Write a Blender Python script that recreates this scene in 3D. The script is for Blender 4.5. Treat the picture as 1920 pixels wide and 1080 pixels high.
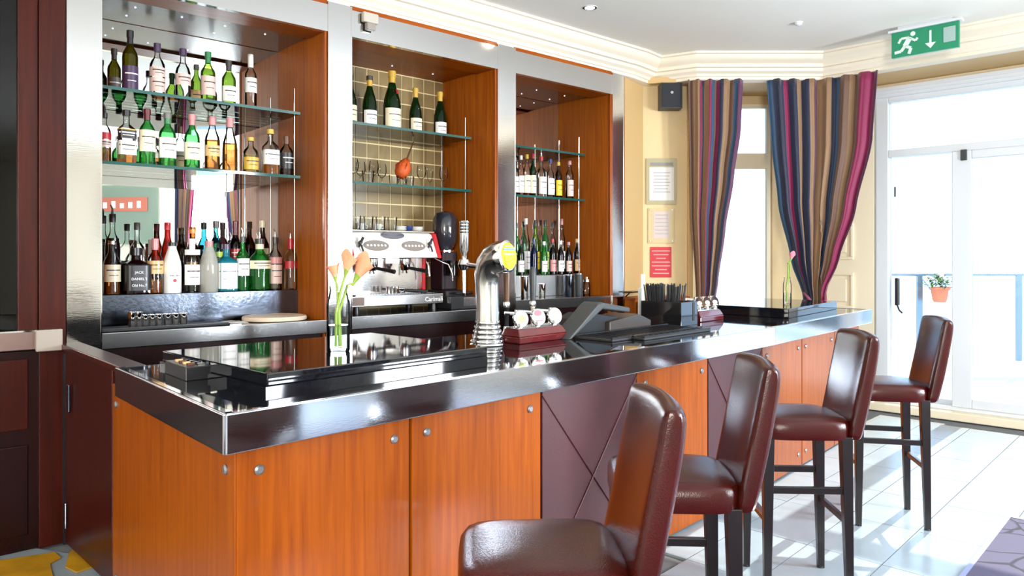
import bpy, bmesh, math, random
from mathutils import Vector, Matrix
random.seed(7)
for _o in list(bpy.data.objects): bpy.data.objects.remove(_o, do_unlink=True)
sc = bpy.context.scene
COL = sc.collection

# ---------------------------------------------------------------- camera, sky, sun, lights, exposure
FPX, HOR, EYE = 1380.0, 483.0, 1.5          # focal length in px, horizon row, eye height (1920x1080 frame)
cam = bpy.data.cameras.new('camera'); cam.sensor_width = 36.0; cam.lens = 36.0 * FPX / 1920
cam.shift_y = -(540 - HOR) / 1920; cam.clip_start = .02
camo = bpy.data.objects.new('camera', cam); COL.objects.link(camo)
camo.location = (0, 0, EYE); camo.rotation_euler = (math.pi/2, 0, 0)
sc.camera = camo
vs = sc.view_settings
vs.view_transform = 'Standard'; vs.look = 'None'; vs.exposure = 0.5; vs.gamma = 1.0; vs.use_curve_mapping = False
w = bpy.data.worlds.new('sky'); sc.world = w; w.use_nodes = True
bg = w.node_tree.nodes['Background']; bg.inputs[0].default_value = (.50, .72, 1, 1); bg.inputs[1].default_value = 2.5
def lamp(name, kind, loc, direction, energy, color=(1, 1, 1), **kw):
    l = bpy.data.lights.new(name, kind); l.energy = energy; l.color = color
    for k, v in kw.items(): setattr(l, k, v)
    o = bpy.data.objects.new(name, l); COL.objects.link(o); o.location = loc
    o.rotation_euler = Vector(direction).to_track_quat('-Z', 'Y').to_euler()
    return o
lamp('sun', 'SUN', (6, 12, 8), (-.60, -.62, -.56), 7.5, (1, .95, .86), angle=.009)
# daylight in the side windows; the rear lamp is an added stand-in for flash
lamp('rear_flash_standin', 'AREA', (-.3, -3.92, 2.15), (0, 1, 0), 290, (1, .94, .86), shape='RECTANGLE', size=1.0, size_y=1.3)
lamp('daylight_side_window', 'AREA', (5.74, .68, 2.0), (-1, 0, 0), 260, (.86, .93, 1), shape='RECTANGLE', size=.8, size_y=1.9)
lamp('daylight_side_window_2', 'AREA', (5.74, 2.5, 1.7), (-1, 0, 0), 260, (.86, .93, 1), shape='RECTANGLE', size=.8, size_y=1.5)
try:
    cy = sc.cycles
    cy.transparent_max_bounces = 40; cy.max_bounces = 12; cy.glossy_bounces = 6; cy.diffuse_bounces = 5
    cy.caustics_reflective = False; cy.caustics_refractive = False; cy.use_denoising = True; cy.sample_clamp_indirect = 6
except Exception: pass

# ---------------------------------------------------------------- frames of the place
BB0, DB = Vector((-2.365, 3.9, 0)), Vector((.751, .66, 0)); IN = Vector((-.66, .751, 0))   # back bar: along, into the alcoves
ABB = math.atan2(.66, .751)
BF0, DA = Vector((-.809, 2.086, 0)), Vector((.688, .725, 0)); WA = Vector((-.725, .688, 0))  # bar front: along, towards bartender
ABF = math.atan2(.725, .688)
B1 = BF0 + DA*3.60; DBB = Vector((.656, .755, 0)); WB = Vector((-.755, .656, 0))
DE = Vector((-.661, .750, 0))                                                              # left end of the bar
DD0, DDX, DDY = Vector((3.56, 7.37, 0)), Vector((.725, -.688, 0)), Vector((.688, .725, 0)) # terrace door wall
ADD = math.atan2(-.688, .725)
def bb(s, d, z=0): v = BB0 + DB*s + IN*d; return Vector((v.x, v.y, z))
def bf(u, q, z=0): v = BF0 + DA*u + WA*q; return Vector((v.x, v.y, z))
def bbs(px, d):     # distance along the back bar that a sight line meets at depth d (survey of the photo)
    r = (px - 960)/FPX; p = BB0 + IN*d
    return (p.y*r - p.x)/(DB.x - DB.y*r)
def bfu(px, q):
    r = (px - 960)/FPX; p = BF0 + WA*q
    return (p.y*r - p.x)/(DA.x - DA.y*r)
def ddt(px):
    r = (px - 960)/FPX; return (DD0.y*r - DD0.x)/(DDX.x - DDX.y*r)

# ---------------------------------------------------------------- materials
M = {}
def srgb(h):
    h = h.lstrip('#'); c = [int(h[i:i+2], 16)/255 for i in (0, 2, 4)]
    return tuple((x/12.92 if x <= .04045 else ((x+.055)/1.055)**2.4) for x in c) + (1,)
def newmat(name):
    m = bpy.data.materials.new(name); m.use_nodes = True; nt = m.node_tree
    return m, nt, nt.nodes['Principled BSDF']
def nd(nt, t, **kw):
    n = nt.nodes.new(t)
    for k, v in kw.items(): setattr(n, k, v)
    return n
def plain(name, col, rough=.5, metal=0, coat=0, spec=.5, var=0, vscale=8, bump=0, bscale=200, emit=0, stretch=(1, 1, 1)):
    if name in M: return M[name]
    m, nt, b = newmat(name); c = srgb(col) if isinstance(col, str) else tuple(col) + (1,)
    b.inputs['Base Color'].default_value = c; b.inputs['Roughness'].default_value = rough
    b.inputs['Metallic'].default_value = metal; b.inputs['Coat Weight'].default_value = coat; b.inputs['Coat Roughness'].default_value = .06
    b.inputs['Specular IOR Level'].default_value = spec
    tc = mp = None
    if var or bump:
        tc = nd(nt, 'ShaderNodeTexCoord'); mp = nd(nt, 'ShaderNodeMapping'); mp.inputs['Scale'].default_value = stretch
        nt.links.new(tc.outputs['Object'], mp.inputs[0])
    if var:
        n = nd(nt, 'ShaderNodeTexNoise'); n.inputs['Scale'].default_value = vscale; n.inputs['Detail'].default_value = 4
        nt.links.new(mp.outputs[0], n.inputs['Vector'])
        r = nd(nt, 'ShaderNodeValToRGB'); e = r.color_ramp.elements
        e[0].position = .3; e[1].position = .7
        e[0].color = tuple(x*(1-var) for x in c[:3]) + (1,); e[1].color = tuple(min(1, x*(1+var)) for x in c[:3]) + (1,)
        nt.links.new(n.outputs[0], r.inputs[0]); nt.links.new(r.outputs[0], b.inputs['Base Color'])
    if bump:
        n = nd(nt, 'ShaderNodeTexNoise'); n.inputs['Scale'].default_value = bscale; n.inputs['Detail'].default_value = 3
        nt.links.new(mp.outputs[0], n.inputs['Vector'])
        bm = nd(nt, 'ShaderNodeBump'); bm.inputs['Strength'].default_value = bump; bm.inputs['Distance'].default_value = .01
        nt.links.new(n.outputs[0], bm.inputs['Height']); nt.links.new(bm.outputs[0], b.inputs['Normal'])
    if emit:
        b.inputs['Emission Color'].default_value = c; b.inputs['Emission Strength'].default_value = emit
    M[name] = m; return m
def wood(name, c1, c2, rough=.36, coat=.10, scale=(26, 26, 1.2), rot=(0, 0, 0)):
    m, nt, b = newmat(name)
    tc = nd(nt, 'ShaderNodeTexCoord'); mp = nd(nt, 'ShaderNodeMapping'); mp.inputs['Scale'].default_value = scale; mp.inputs['Rotation'].default_value = rot
    nt.links.new(tc.outputs['Object'], mp.inputs[0])
    n = nd(nt, 'ShaderNodeTexNoise'); n.inputs['Scale'].default_value = 1.6; n.inputs['Detail'].default_value = 8; n.inputs['Roughness'].default_value = .6; n.inputs['Distortion'].default_value = .4
    nt.links.new(mp.outputs[0], n.inputs['Vector'])
    r = nd(nt, 'ShaderNodeValToRGB'); e = r.color_ramp.elements; e[0].position = .32; e[1].position = .68
    e[0].color = srgb(c1); e[1].color = srgb(c2)
    nt.links.new(n.outputs[0], r.inputs[0]); nt.links.new(r.outputs[0], b.inputs['Base Color'])
    b.inputs['Roughness'].default_value = rough; b.inputs['Coat Weight'].default_value = coat; b.inputs['Coat Roughness'].default_value = .12; b.inputs['Specular IOR Level'].default_value = .22
    M[name] = m; return m
def glass(name, tint, diff=0, dcol=None, ior=1.45, rough=.02):
    """thin-walled coloured glass: tinted see-through wall, mirror-like reflection by angle, a little body colour"""
    if name in M: return M[name]
    m, nt, b = newmat(name); nt.nodes.remove(b); out = nt.nodes['Material Output']
    t = nd(nt, 'ShaderNodeBsdfTransparent'); c = srgb(tint) if isinstance(tint, str) else tuple(tint) + (1,); t.inputs[0].default_value = c
    g = nd(nt, 'ShaderNodeBsdfGlossy'); g.inputs['Roughness'].default_value = rough
    f = nd(nt, 'ShaderNodeFresnel'); f.inputs[0].default_value = ior
    src = t.outputs[0]
    if diff:
        d = nd(nt, 'ShaderNodeBsdfDiffuse'); tr = nd(nt, 'ShaderNodeBsdfTranslucent')
        dc = srgb(dcol or tint); d.inputs[0].default_value = dc; tr.inputs[0].default_value = dc
        a = nd(nt, 'ShaderNodeMixShader'); a.inputs[0].default_value = .5
        nt.links.new(d.outputs[0], a.inputs[1]); nt.links.new(tr.outputs[0], a.inputs[2])
        x = nd(nt, 'ShaderNodeMixShader'); x.inputs[0].default_value = diff
        nt.links.new(t.outputs[0], x.inputs[1]); nt.links.new(a.outputs[0], x.inputs[2]); src = x.outputs[0]
    mx = nd(nt, 'ShaderNodeMixShader'); nt.links.new(f.outputs[0], mx.inputs[0])
    nt.links.new(src, mx.inputs[1]); nt.links.new(g.outputs[0], mx.inputs[2]); nt.links.new(mx.outputs[0], out.inputs[0])
    M[name] = m; return m

wood('wood', '#823902', '#9f4e02')
wood('wood_h', '#823902', '#9f4e02', scale=(1.2, 26, 26))
wood('wood_side', '#8f4409', '#b0600f', rough=.5, coat=0)
wood('wood_red', '#2c0a05', '#441208', rough=.3)
wood('wood_dark', '#130304', '#220605', rough=.3)
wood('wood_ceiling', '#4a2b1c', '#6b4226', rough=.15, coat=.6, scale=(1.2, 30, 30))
plain('steel', (.72, .71, .70), .16, 1, bump=.03, bscale=60, stretch=(1, 1, 30))
plain('steel_bright', (.80, .79, .78), .09, 1, bump=.02, bscale=20, stretch=(1, 1, 12))
plain('steel_fascia', (.52, .55, .61), .10, 1, bump=.012, bscale=40, stretch=(1, 1, 10))
plain('chrome', (.82, .82, .82), .06, 1)
plain('steel_worn', (.13, .15, .19), .16, 1, var=.15, vscale=14, bump=.05, bscale=40)
plain('mirror', (.90, .93, .91), .0, 1)
plain('granite', (.006, .007, .010), .04, 0, coat=0, spec=.55, var=.6, vscale=120)
plain('black', (.012, .012, .014), .32)
plain('black_gloss', (.01, .01, .012), .08, coat=.6)
plain('black_matt', (.02, .02, .022), .55)
plain('grey_dark', (.04, .044, .046), .45)
plain('stud_grey', (.26, .26, .27), .4, .8)
plain('leather', '#3a0c08', .2, coat=.0, spec=.36, var=.12, vscale=9, bump=.12, bscale=260)
plain('leather_panel', '#42191f', .45, spec=.5, var=.14, vscale=4, bump=.1, bscale=200)
plain('leg_wood', '#160f10', .3, coat=.2)
plain('plaster', '#f2f0ea', .75)
plain('cornice', '#ece2cf', .6)
plain('cream', '#dcc394', .6, var=.04, vscale=5)
plain('cream_light', '#efe3c8', .55)
plain('tan_wall', '#c9a874', .6)
plain('white_wall', '#ece7dc', .7)
plain('white_paint', '#d9dee4', .35)
plain('tile_floor', '#909da6', .2, spec=.35, var=.07, vscale=3.5, bump=.02, bscale=12)
plain('grout', '#6d7072', .8)
plain('tile_wall', '#8f7b55', .18, spec=.5, var=.16, vscale=3)
plain('grout_wall', '#e6d5a4', .7)
plain('white_gloss', '#f4f2ee', .18, coat=.4)
plain('porcelain', '#f6f4ef', .12, coat=.5)
plain('paper', '#dcdad4', .7)
plain('paper_text', '#8f8d8a', .7)
plain('red_sign', '#c2202a', .4)
plain('red_gloss', '#b3141f', .2, coat=.5)
plain('white_text', '#f6f6f6', .5)
plain('dark_ink', '#2a2a2e', .6)
plain('maroon_wood', '#5a1a1d', .14, coat=.8, var=.15, vscale=10)
plain('green_sign', '#1f8a62', .35)
plain('sign_white', '#dff0e6', .4)
plain('sign_grey', '#9fb8b4', .4)
plain('yellow_print', '#d8c400', .35)
plain('amber_print', '#e8b01c', .4)
plain('blue_print', '#6f8fc6', .4)
plain('floor_yellow', '#b9870e', .6, var=.25, vscale=6)
plain('floor_dirt', '#5a4440', .8, var=.3, vscale=9)
plain('terracotta', '#c9775a', .8)
plain('leaf', '#4e7a2c', .5)
plain('leaf_dark', '#2e5a30', .5)
plain('petal_white', '#f5efe6', .6)
plain('stem_green', '#7f9a2e', .45)
plain('calla', '#e79a74', .45, var=.18, vscale=14)
plain('calla_pink', '#d9788c', .45)
plain('led', (.65, .7, 1), .4, emit=2.5)
plain('lamp_glow', (1, .95, .85), .4, emit=14)
plain('orange_brush', '#c9551c', .6, var=.2, vscale=60)
plain('brown_handle', '#5b3a22', .4)
plain('ivory', '#ead9c6', .2, coat=.4)
plain('paving', '#d8d6d0', .7)
plain('kerb', '#dcdcd8', .7)
plain('rail', '#7f93a6', .3, metal=.6)
plain('concrete', '#c9c5bd', .85)
glass('pane', (.97, .985, .98))
glass('pane_dark', (.10, .11, .11), ior=1.5)
glass('shelf_glass', (.62, .83, .77), ior=1.5)
plain('shelf_edge', (.006, .075, .065), .08, coat=.5)
glass('clear', (.93, .95, .94))
glass('clear_thin', (.965, .975, .97), ior=1.22)
glass('frosted', (.75, .86, .82), diff=.45, dcol='#cfe2d9')
glass('balustrade', (.985, .995, .995), ior=1.2)
glass('water', (.88, .94, .95), ior=1.33)

# ---------------------------------------------------------------- mesh helpers
class MB:
    def __init__(s): s.v = []; s.f = []; s.mi = []; s.m = 0
    def add(s, vs, fs, T=None):
        o = len(s.v)
        for p in vs:
            p = Vector(p); s.v.append(tuple(T @ p if T else p))
        for f in fs: s.f.append([o+i for i in f]); s.mi.append(s.m)
        return s
    def box(s, lo, hi, T=None):
        x0, y0, z0 = lo; x1, y1, z1 = hi
        return s.add([(x0,y0,z0),(x1,y0,z0),(x1,y1,z0),(x0,y1,z0),(x0,y0,z1),(x1,y0,z1),(x1,y1,z1),(x0,y1,z1)],
              [(3,2,1,0),(4,5,6,7),(0,1,5,4),(1,2,6,5),(2,3,7,6),(3,0,4,7)], T)
    def prism(s, poly, z0, z1, T=None):           # poly: list of (x,y), any winding
        a = sum(poly[i][0]*poly[(i+1) % len(poly)][1]-poly[(i+1) % len(poly)][0]*poly[i][1] for i in range(len(poly)))
        if a < 0: poly = poly[::-1]
        n = len(poly)
        vs = [(p[0], p[1], z0) for p in poly] + [(p[0], p[1], z1) for p in poly]
        fs = [tuple(range(n-1, -1, -1)), tuple(range(n, 2*n))] + [(i, (i+1) % n, n+(i+1) % n, n+i) for i in range(n)]
        return s.add(vs, fs, T)
    def lathe(s, prof, n=20, T=None, sq=None, cap=True):     # prof: (r,z[,p]) bottom to top; p>2 squares the ring
        vs = []; fs = []
        for q in prof:
            r, z = q[0], q[1]; p = q[2] if len(q) > 2 else 2
            for i in range(n):
                a = 2*math.pi*(i+.5)/n; c, d = math.cos(a), math.sin(a)
                k = 1 if p == 2 else (abs(c)**p+abs(d)**p)**(-1/p)
                vs.append((r*k*c, r*k*d, z))
        m = len(prof)
        for j in range(m-1):
            for i in range(n): fs.append((j*n+i, j*n+(i+1) % n, (j+1)*n+(i+1) % n, (j+1)*n+i))
        if cap:
            if prof[0][0] > 1e-6: fs.append(tuple(range(n-1, -1, -1)))
            if prof[-1][0] > 1e-6: fs.append(tuple((m-1)*n+i for i in range(n)))
        return s.add(vs, fs, T)
    def tube(s, pts, r, n=10, T=None):             # r: number or list
        pts = [Vector(p) for p in pts]; m = len(pts); rs = r if isinstance(r, (list, tuple)) else [r]*m
        vs = []; fs = []; ref = None
        for j, p in enumerate(pts):
            t = (pts[min(j+1, m-1)]-pts[max(j-1, 0)]).normalized()
            if ref is None: ref = Vector((0, 0, 1)) if abs(t.z) < .9 else Vector((1, 0, 0))
            x = t.cross(ref).normalized(); y = x.cross(t).normalized(); ref = y
            for i in range(n):
                a = 2*math.pi*i/n; vs.append(p + x*(rs[j]*math.cos(a)) + y*(rs[j]*math.sin(a)))
        for j in range(m-1):
            for i in range(n): fs.append((j*n+i, (j+1)*n+i, (j+1)*n+(i+1) % n, j*n+(i+1) % n))
        fs.append(tuple(range(n))); fs.append(tuple((m-1)*n+n-1-i for i in range(n)))
        return s.add(vs, fs, T)
    def grid(s, fn, nu, nv, T=None):
        vs = [fn(i/nu, j/nv) for j in range(nv+1) for i in range(nu+1)]
        fs = [(j*(nu+1)+i, j*(nu+1)+i+1, (j+1)*(nu+1)+i+1, (j+1)*(nu+1)+i) for j in range(nv) for i in range(nu)]
        return s.add(vs, fs, T)
    def mesh(s, name, mats):
        me = bpy.data.meshes.new(name); me.from_pydata(s.v, [], s.f); me.update()
        for m in (mats if isinstance(mats, (list, tuple)) else [mats]): me.materials.append(M[m] if isinstance(m, str) else m)
        for p, i in zip(me.polygons, s.mi): p.material_index = i
        return me
    def build(s, name, mats, parent=None, smooth=None, bevel=0, seg=2, loc=None, rotz=None):
        me = s.mesh(name, mats); o = bpy.data.objects.new(name, me); COL.objects.link(o)
        if parent: o.parent = parent
        if loc is not None: o.location = loc
        if rotz is not None: o.rotation_euler = (0, 0, rotz)
        if smooth is not None:
            me.shade_smooth()
            if smooth < 180: me.set_sharp_from_angle(angle=math.radians(smooth))
        if bevel:
            b = o.modifiers.new('edge', 'BEVEL'); b.width = bevel; b.segments = seg; b.limit_method = 'ANGLE'; b.angle_limit = math.radians(35)
        return o
def tag(o, label, cat, group=None, kind=None):
    o['label'] = label; o['category'] = cat
    if group: o['group'] = group
    if kind: o['kind'] = kind
    return o
def thing(name, label, cat, loc=(0, 0, 0), rotz=0, group=None):
    o = bpy.data.objects.new(name, None); COL.objects.link(o); o.empty_display_size = .05
    o.location = loc; o.rotation_euler = (0, 0, rotz)
    return tag(o, label, cat, group)
def struct(o): o['kind'] = 'structure'; return o
def B(lo, hi): return MB().box(lo, hi)
def text(body, size, mat, parent, T, name='lettering', align='CENTER', depth=.0006, sx=1.0):
    cu = bpy.data.curves.new('t', 'FONT'); cu.body = body; cu.size = size; cu.align_x = align; cu.align_y = 'CENTER'; cu.extrude = depth; cu.resolution_u = 2
    to = bpy.data.objects.new('t', cu); COL.objects.link(to)
    bpy.context.view_layer.update()
    me = bpy.data.meshes.new_from_object(to.evaluated_get(bpy.context.evaluated_depsgraph_get()))
    bpy.data.objects.remove(to, do_unlink=True)
    me.transform(T @ Matrix.Diagonal((sx, 1, 1, 1))); me.materials.clear(); me.materials.append(M[mat])
    o = bpy.data.objects.new(name, me); COL.objects.link(o); o.parent = parent
    return o
def facing(loc, rz=0, tilt=math.pi/2):           # matrix of a flat print standing up, facing local -y
    return Matrix.Translation(loc) @ Matrix.Rotation(rz, 4, 'Z') @ Matrix.Rotation(tilt, 4, 'X')
# ================================================================ the room
CEIL, SOF = 3.43, 3.2
room = [(-3.7, -4), (5.8, -4), (5.8, 5.24), (3.16, 7.75), (1.76, 7.75), (1.3, 7.35), (1.02, 7.1), (-3.7, 2.9)]
fl = struct(MB().prism([(-3.9, -4.2), (6, -4.2), (6, 5.3), (3.3, 7.95), (-.5, 7.95), (-3.9, 4.6)], -.12, -.012).build('floor', 'grout'))
ftile = None
for i in range(-3, 12):
    for j in range(-9, 2):
        u0 = 4.455 + .6*(i-4); v0 = 1.53 + .363*j
        c = Vector((.688, .725, 0))*(u0+.3) + Vector((-.725, .688, 0))*(v0+.18)
        if not (0.6 < c.x < 5.6 and 1.5 < c.y < 7.5) or c.x/max(c.y, .1) > .95: continue
        if (c - DD0).dot(DDY) > -.32 : continue
        if ftile is None:
            ftile = MB().box((-.2975, -.179, -.012), (.2975, .179, 0)).mesh('tile', 'tile_floor')
        o = bpy.data.objects.new('tile', ftile); COL.objects.link(o); o.parent = fl
        o.location = (c.x, c.y, random.uniform(-.0008, 0)); o.rotation_euler = (0, 0, ABF)
# floor beyond the part where single tiles can be told apart
o = MB().prism([(-3.7, -4), (5.7, -4), (5.7, 1.2), (-3.7, 4.2)], -.012, -.002).build('tile_field', 'tile_floor', fl); o['kind'] = 'stuff'
struct(MB().prism([(-3.9, -4.2), (6, -4.2), (6, 5.3), (3.3, 7.95), (-.5, 7.95), (-3.9, 4.6)], CEIL, CEIL+.1).build('ceiling', 'plaster'))
# walls out of view (they show in the mirrors and the steel)
rear = MB()
rear.box((-3.8, -4.12, 0), (-1.0, -4, CEIL)).box((.4, -4.12, 0), (5.8, -4, CEIL)).box((-1.0, -4.12, 0), (.4, -4, 1.15)).box((-1.0, -4.12, 2.95), (.4, -4, CEIL))  # opening in this wall is made up for the added rear lamp
struct(rear.build('wall_rear', 'white_wall'))
struct(B((-3.8, -4.1, 0), (-3.7, 3.0, CEIL)).build('wall_left', 'white_wall'))
wr = MB().box((5.8, -4.1, 0), (5.92, .25, CEIL)).box((5.8, 1.1, 0), (5.92, 2.05, CEIL)).box((5.8, 2.95, 0), (5.92, 5.24, CEIL))
wr.box((5.8, .25, 0), (5.92, 1.1, .9)).box((5.8, .25, 2.98), (5.92, 1.1, CEIL)).box((5.8, 2.05, 0), (5.92, 2.95, .85)).box((5.8, 2.05, 2.5), (5.92, 2.95, CEIL))
struct(wr.build('wall_right', 'white_wall'))
def sash(name, p0, ax, width, z0, z1, rail=None):
    """window in a wall: frame with meeting rail, panes as children; ax = unit vector along the wall"""
    a = math.atan2(ax[1], ax[0]); f = MB()
    t = .05
    f.box((0, -.03, z0), (t, .05, z1)).box((width-t, -.03, z0), (width, .05, z1)).box((t, -.03, z0), (width-t, .05, z0+t)).box((t, -.03, z1-t), (width-t, .05, z1))
    if rail: f.box((t, -.03, rail[0]), (width-t, .05, rail[1]))
    fo = f.build(name, 'cream_light', loc=(p0[0], p0[1], 0), rotz=a); struct(fo)
    zs = [(z0+t, rail[0]), (rail[1], z1-t)] if rail else [(z0+t, z1-t)]
    for q0, q1 in zs: B((t, .005, q0), (width-t, .012, q1)).build('pane', 'pane', fo)
    return fo
sash('window_2', (5.84, 1.1), (0, -1), .85, .9, 2.98, (1.9, 1.96))
sash('window_3', (5.84, 2.95), (0, -1), .9, .85, 2.5, (1.7, 1.76))
sash('added_rear_window', (.4, -4.04), (-1, 0), 1.4, 1.15, 2.95, (2.0, 2.06))  # unseen window, invented to frame the added rear lamp
# wall beside the bar end, bay window wall, terrace door wall
struct(MB().prism([(1.05, 6.92), (1.30, 7.30), (1.30, 7.6), (.9, 7.4)], 0, SOF).build('wall_return', 'tan_wall'))
struct(MB().prism([(1.30, 7.30), (1.765, 7.30), (1.765, 7.85), (1.30, 7.85)], 0, SOF).build('wall_notice', 'cream'))
struct(B((1.735, 7.27, 0), (1.79, 7.32, SOF)).build('trim_1', 'tan_wall', bevel=.012))
bw = MB().box((1.765, 7.75, 0), (2.05, 7.9, SOF)).box((2.74, 7.75, 0), (3.2, 7.9, SOF)).box((2.05, 7.75, 0), (2.74, 7.9, .97)).box((2.05, 7.75, 3.12), (2.74, 7.9, SOF))
struct(bw.build('wall_bay', 'cream'))
win = sash('window_1', (2.05, 7.80), (1, 0), .69, .97, 3.13, (2.44, 2.60))
B((-.08, -.10, .93), (.77, .03, .97)).build('window_sill', 'cream_light', win)
# terrace door wall (local x along the wall, y outwards)
dw = MB()
tl, tr = ddt(1642), 3.2
dw.box((-.66, 0, 0), (tl-.02, .16, SOF)).box((tl-.02, 0, 3.165), (tr, .16, SOF+.05))
dwo = struct(dw.build('wall_door', 'cream_light', loc=DD0, rotz=ADD))
for zz0, zz1 in ((.25, .85), (.98, 1.35), (1.48, 1.85), (1.98, 2.9)):      # moulded panels of the shutter case
    m = MB(); x0, x1 = -.5, -.13; k = .03
    m.box((x0, -.022, zz0), (x1, 0, zz0+k)).box((x0, -.022, zz1-k), (x1, 0, zz1)).box((x0, -.022, zz0+k), (x0+k, 0, zz1-k)).box((x1-k, -.022, zz0+k), (x1, 0, zz1-k))
    m.build('panel_moulding', 'cream_light', dwo, bevel=.006)
    B((x0+.07, -.016, zz0+.07), (x1-.07, 0, zz1-.07)).build('panel', 'cream_light', dwo, bevel=.006)
struct(MB().box((-.7, -.10, 0), (tr, .02, .075)).build('baseboard_door', 'cream_light', loc=DD0, rotz=ADD, bevel=.008))
hd = MB().box((tl-.06, -.03, 3.07), (tr, 0, 3.10)).box((tl-.06, -.045, 3.10), (tr, 0, 3.13)).box((tl-.06, -.06, 3.13), (tr, 0, 3.165))
struct(hd.build('trim_2', 'white_paint', loc=DD0, rotz=ADD))
# sliding terrace door
door = MB()
d0 = tl; t1 = ddt(1665); t2 = ddt(1785); t3 = ddt(1822); ZT0, ZT1 = 2.485, 2.555
door.box((d0, 0, .075), (t1, .12, 3.08)).box((t1, 0, ZT0), (tr, .12, ZT1)).box((t1, 0, 3.02), (tr, .12, 3.08)).box((t1, .0, .075), (tr, .12, .115))
do = struct(door.build('door_1', 'white_paint', loc=DD0, rotz=ADD, bevel=.006))
MB().box((t2, -.012, .115), (t3, .05, ZT0)).box((t3, -.012, ZT0-.075), (tr, .05, ZT0)).box((t3, -.012, .115), (tr, .05, .20)).build('sliding_leaf', 'white_paint', do, bevel=.006)
B((t1, .08, .115), (t2+.02, .11, .16)).build('fixed_leaf_rail', 'white_paint', do)
B((t1, .09, .16), (t2+.01, .098, ZT0)).build('pane', 'pane', do)
B((t3, .015, .20), (tr, .023, ZT0-.075)).build('pane', 'pane', do)
B((t1, .05, ZT1), (tr, .058, 3.02)).build('pane', 'pane', do)
hh = B((t1+.05, .03, 1.03), (t1+.085, .085, 1.30)).build('door_handle', 'black', do, bevel=.008)
MB().tube([(t1+.07, .04, 1.04), (t1+.10, .0, .99), (t1+.13, .0, .96)], .008).build('lever', 'black', hh)
B((t2+.075, -.03, ZT0-.09), (t2+.125, -.01, ZT0+.01)).build('roller_cap', 'grey_dark', do, bevel=.004)
B((t1+.03, .085, 2.1), (t1+.045, .095, 2.2)).build('catch', 'grey_dark', do)
# soffit of the bay and cornice
struct(MB().prism([(1.30, 7.2), (1.74, 7.12), (2.98, 7.12), (5.2, 5.0), (5.75, 4.45), (5.8, 5.24), (3.16, 7.76), (1.76, 7.8), (1.0, 7.3)], SOF+.002, SOF+.06).build('soffit', 'tan_wall'))
def sweep(path, prof):
    """profile (offset behind the line to the left-hand side of travel, z) swept along a mitred plan line"""
    m = MB(); P = [Vector((p[0], p[1], 0)) for p in path]; n = len(P); k = len(prof); vs = []
    for i, p in enumerate(P):
        a = (P[i]-P[i-1]).normalized() if i else None; b = (P[i+1]-P[i]).normalized() if i < n-1 else None
        na = Vector((-a.y, a.x, 0)) if a else None; nb = Vector((-b.y, b.x, 0)) if b else None
        if a is None: off = nb
        elif b is None: off = na
        else:
            h = (na+nb).normalized(); off = h/max(.3, h.dot(na))
        for o, z in prof: vs.append((p.x+off.x*o, p.y+off.y*o, z))
    fs = [(i*k+j, (i+1)*k+j, (i+1)*k+j+1, i*k+j+1) for i in range(n-1) for j in range(k-1)]
    return m.add(vs, fs)
prof = [(0, CEIL-.001), (0, CEIL-.02), (.02, CEIL-.025), (.03, CEIL-.05), (.055, CEIL-.075), (.09, CEIL-.095), (.10, CEIL-.11), (.10, CEIL-.125), (.125, CEIL-.13), (.135, CEIL-.155), (.165, CEIL-.175), (.175, CEIL-.195), (.19, CEIL-.2), (.19, SOF+.005), (.215, SOF), (.26, SOF), (.30, SOF)]
p1 = bb(-1.7, -.2); p2 = bb(4.66, -.2)
cpath = [(p1.x, p1.y), (p2.x, p2.y), (1.43, 7.02), (1.72, 6.86), (2.90, 6.86), (5.56, 4.32), (5.56, -3.78), (-3.5, -3.78)]
struct(sweep(cpath, prof).build('trim_3', 'cornice', smooth=24))
# curtains of the side window that the mirror shows
def stripes(name, stops):
    m, nt, b = newmat(name)
    uv = nd(nt, 'ShaderNodeUVMap'); sp = nd(nt, 'ShaderNodeSeparateXYZ'); nt.links.new(uv.outputs[0], sp.inputs[0])
    r = nd(nt, 'ShaderNodeValToRGB'); r.color_ramp.interpolation = 'CONSTANT'; e = r.color_ramp.elements
    e[0].position = 0; e[0].color = srgb(stops[0][1]); e[1].position = stops[1][0]; e[1].color = srgb(stops[1][1])
    for p, c in stops[2:]:
        x = e.new(p); x.color = srgb(c)
    nt.links.new(sp.outputs[0], r.inputs[0])
    n = nd(nt, 'ShaderNodeTexNoise'); n.inputs['Scale'].default_value = 300
    mx = nd(nt, 'ShaderNodeMixRGB', blend_type='MULTIPLY'); mx.inputs[0].default_value = .25
    nt.links.new(r.outputs[0], mx.inputs[1]); nt.links.new(n.outputs[0], mx.inputs[2])
    nt.links.new(mx.outputs[0], b.inputs['Base Color']); b.inputs['Roughness'].default_value = .55; b.inputs['Sheen Weight'].default_value = .3
    tr = nd(nt, 'ShaderNodeBsdfTranslucent'); nt.links.new(mx.outputs[0], tr.inputs[0])
    ms = nd(nt, 'ShaderNodeMixShader'); ms.inputs[0].default_value = .22; out = nt.nodes['Material Output']
    nt.links.new(b.outputs[0], ms.inputs[1]); nt.links.new(tr.outputs[0], ms.inputs[2]); nt.links.new(ms.outputs[0], out.inputs[0])
    M[name] = m
TAN, NAVY, MAG, TEAL, BRN, PUR = '#a8835f', '#27304f', '#9c2258', '#2f5578', '#7d5a48', '#6a2f5f'
stripes('stripe_a', [(0, BRN), (.10, TAN), (.20, MAG), (.25, NAVY), (.31, TAN), (.37, MAG), (.42, TEAL), (.48, BRN), (.54, MAG), (.58, NAVY), (.64, TAN), (.78, BRN), (.84, TEAL), (.91, PUR)])
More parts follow.
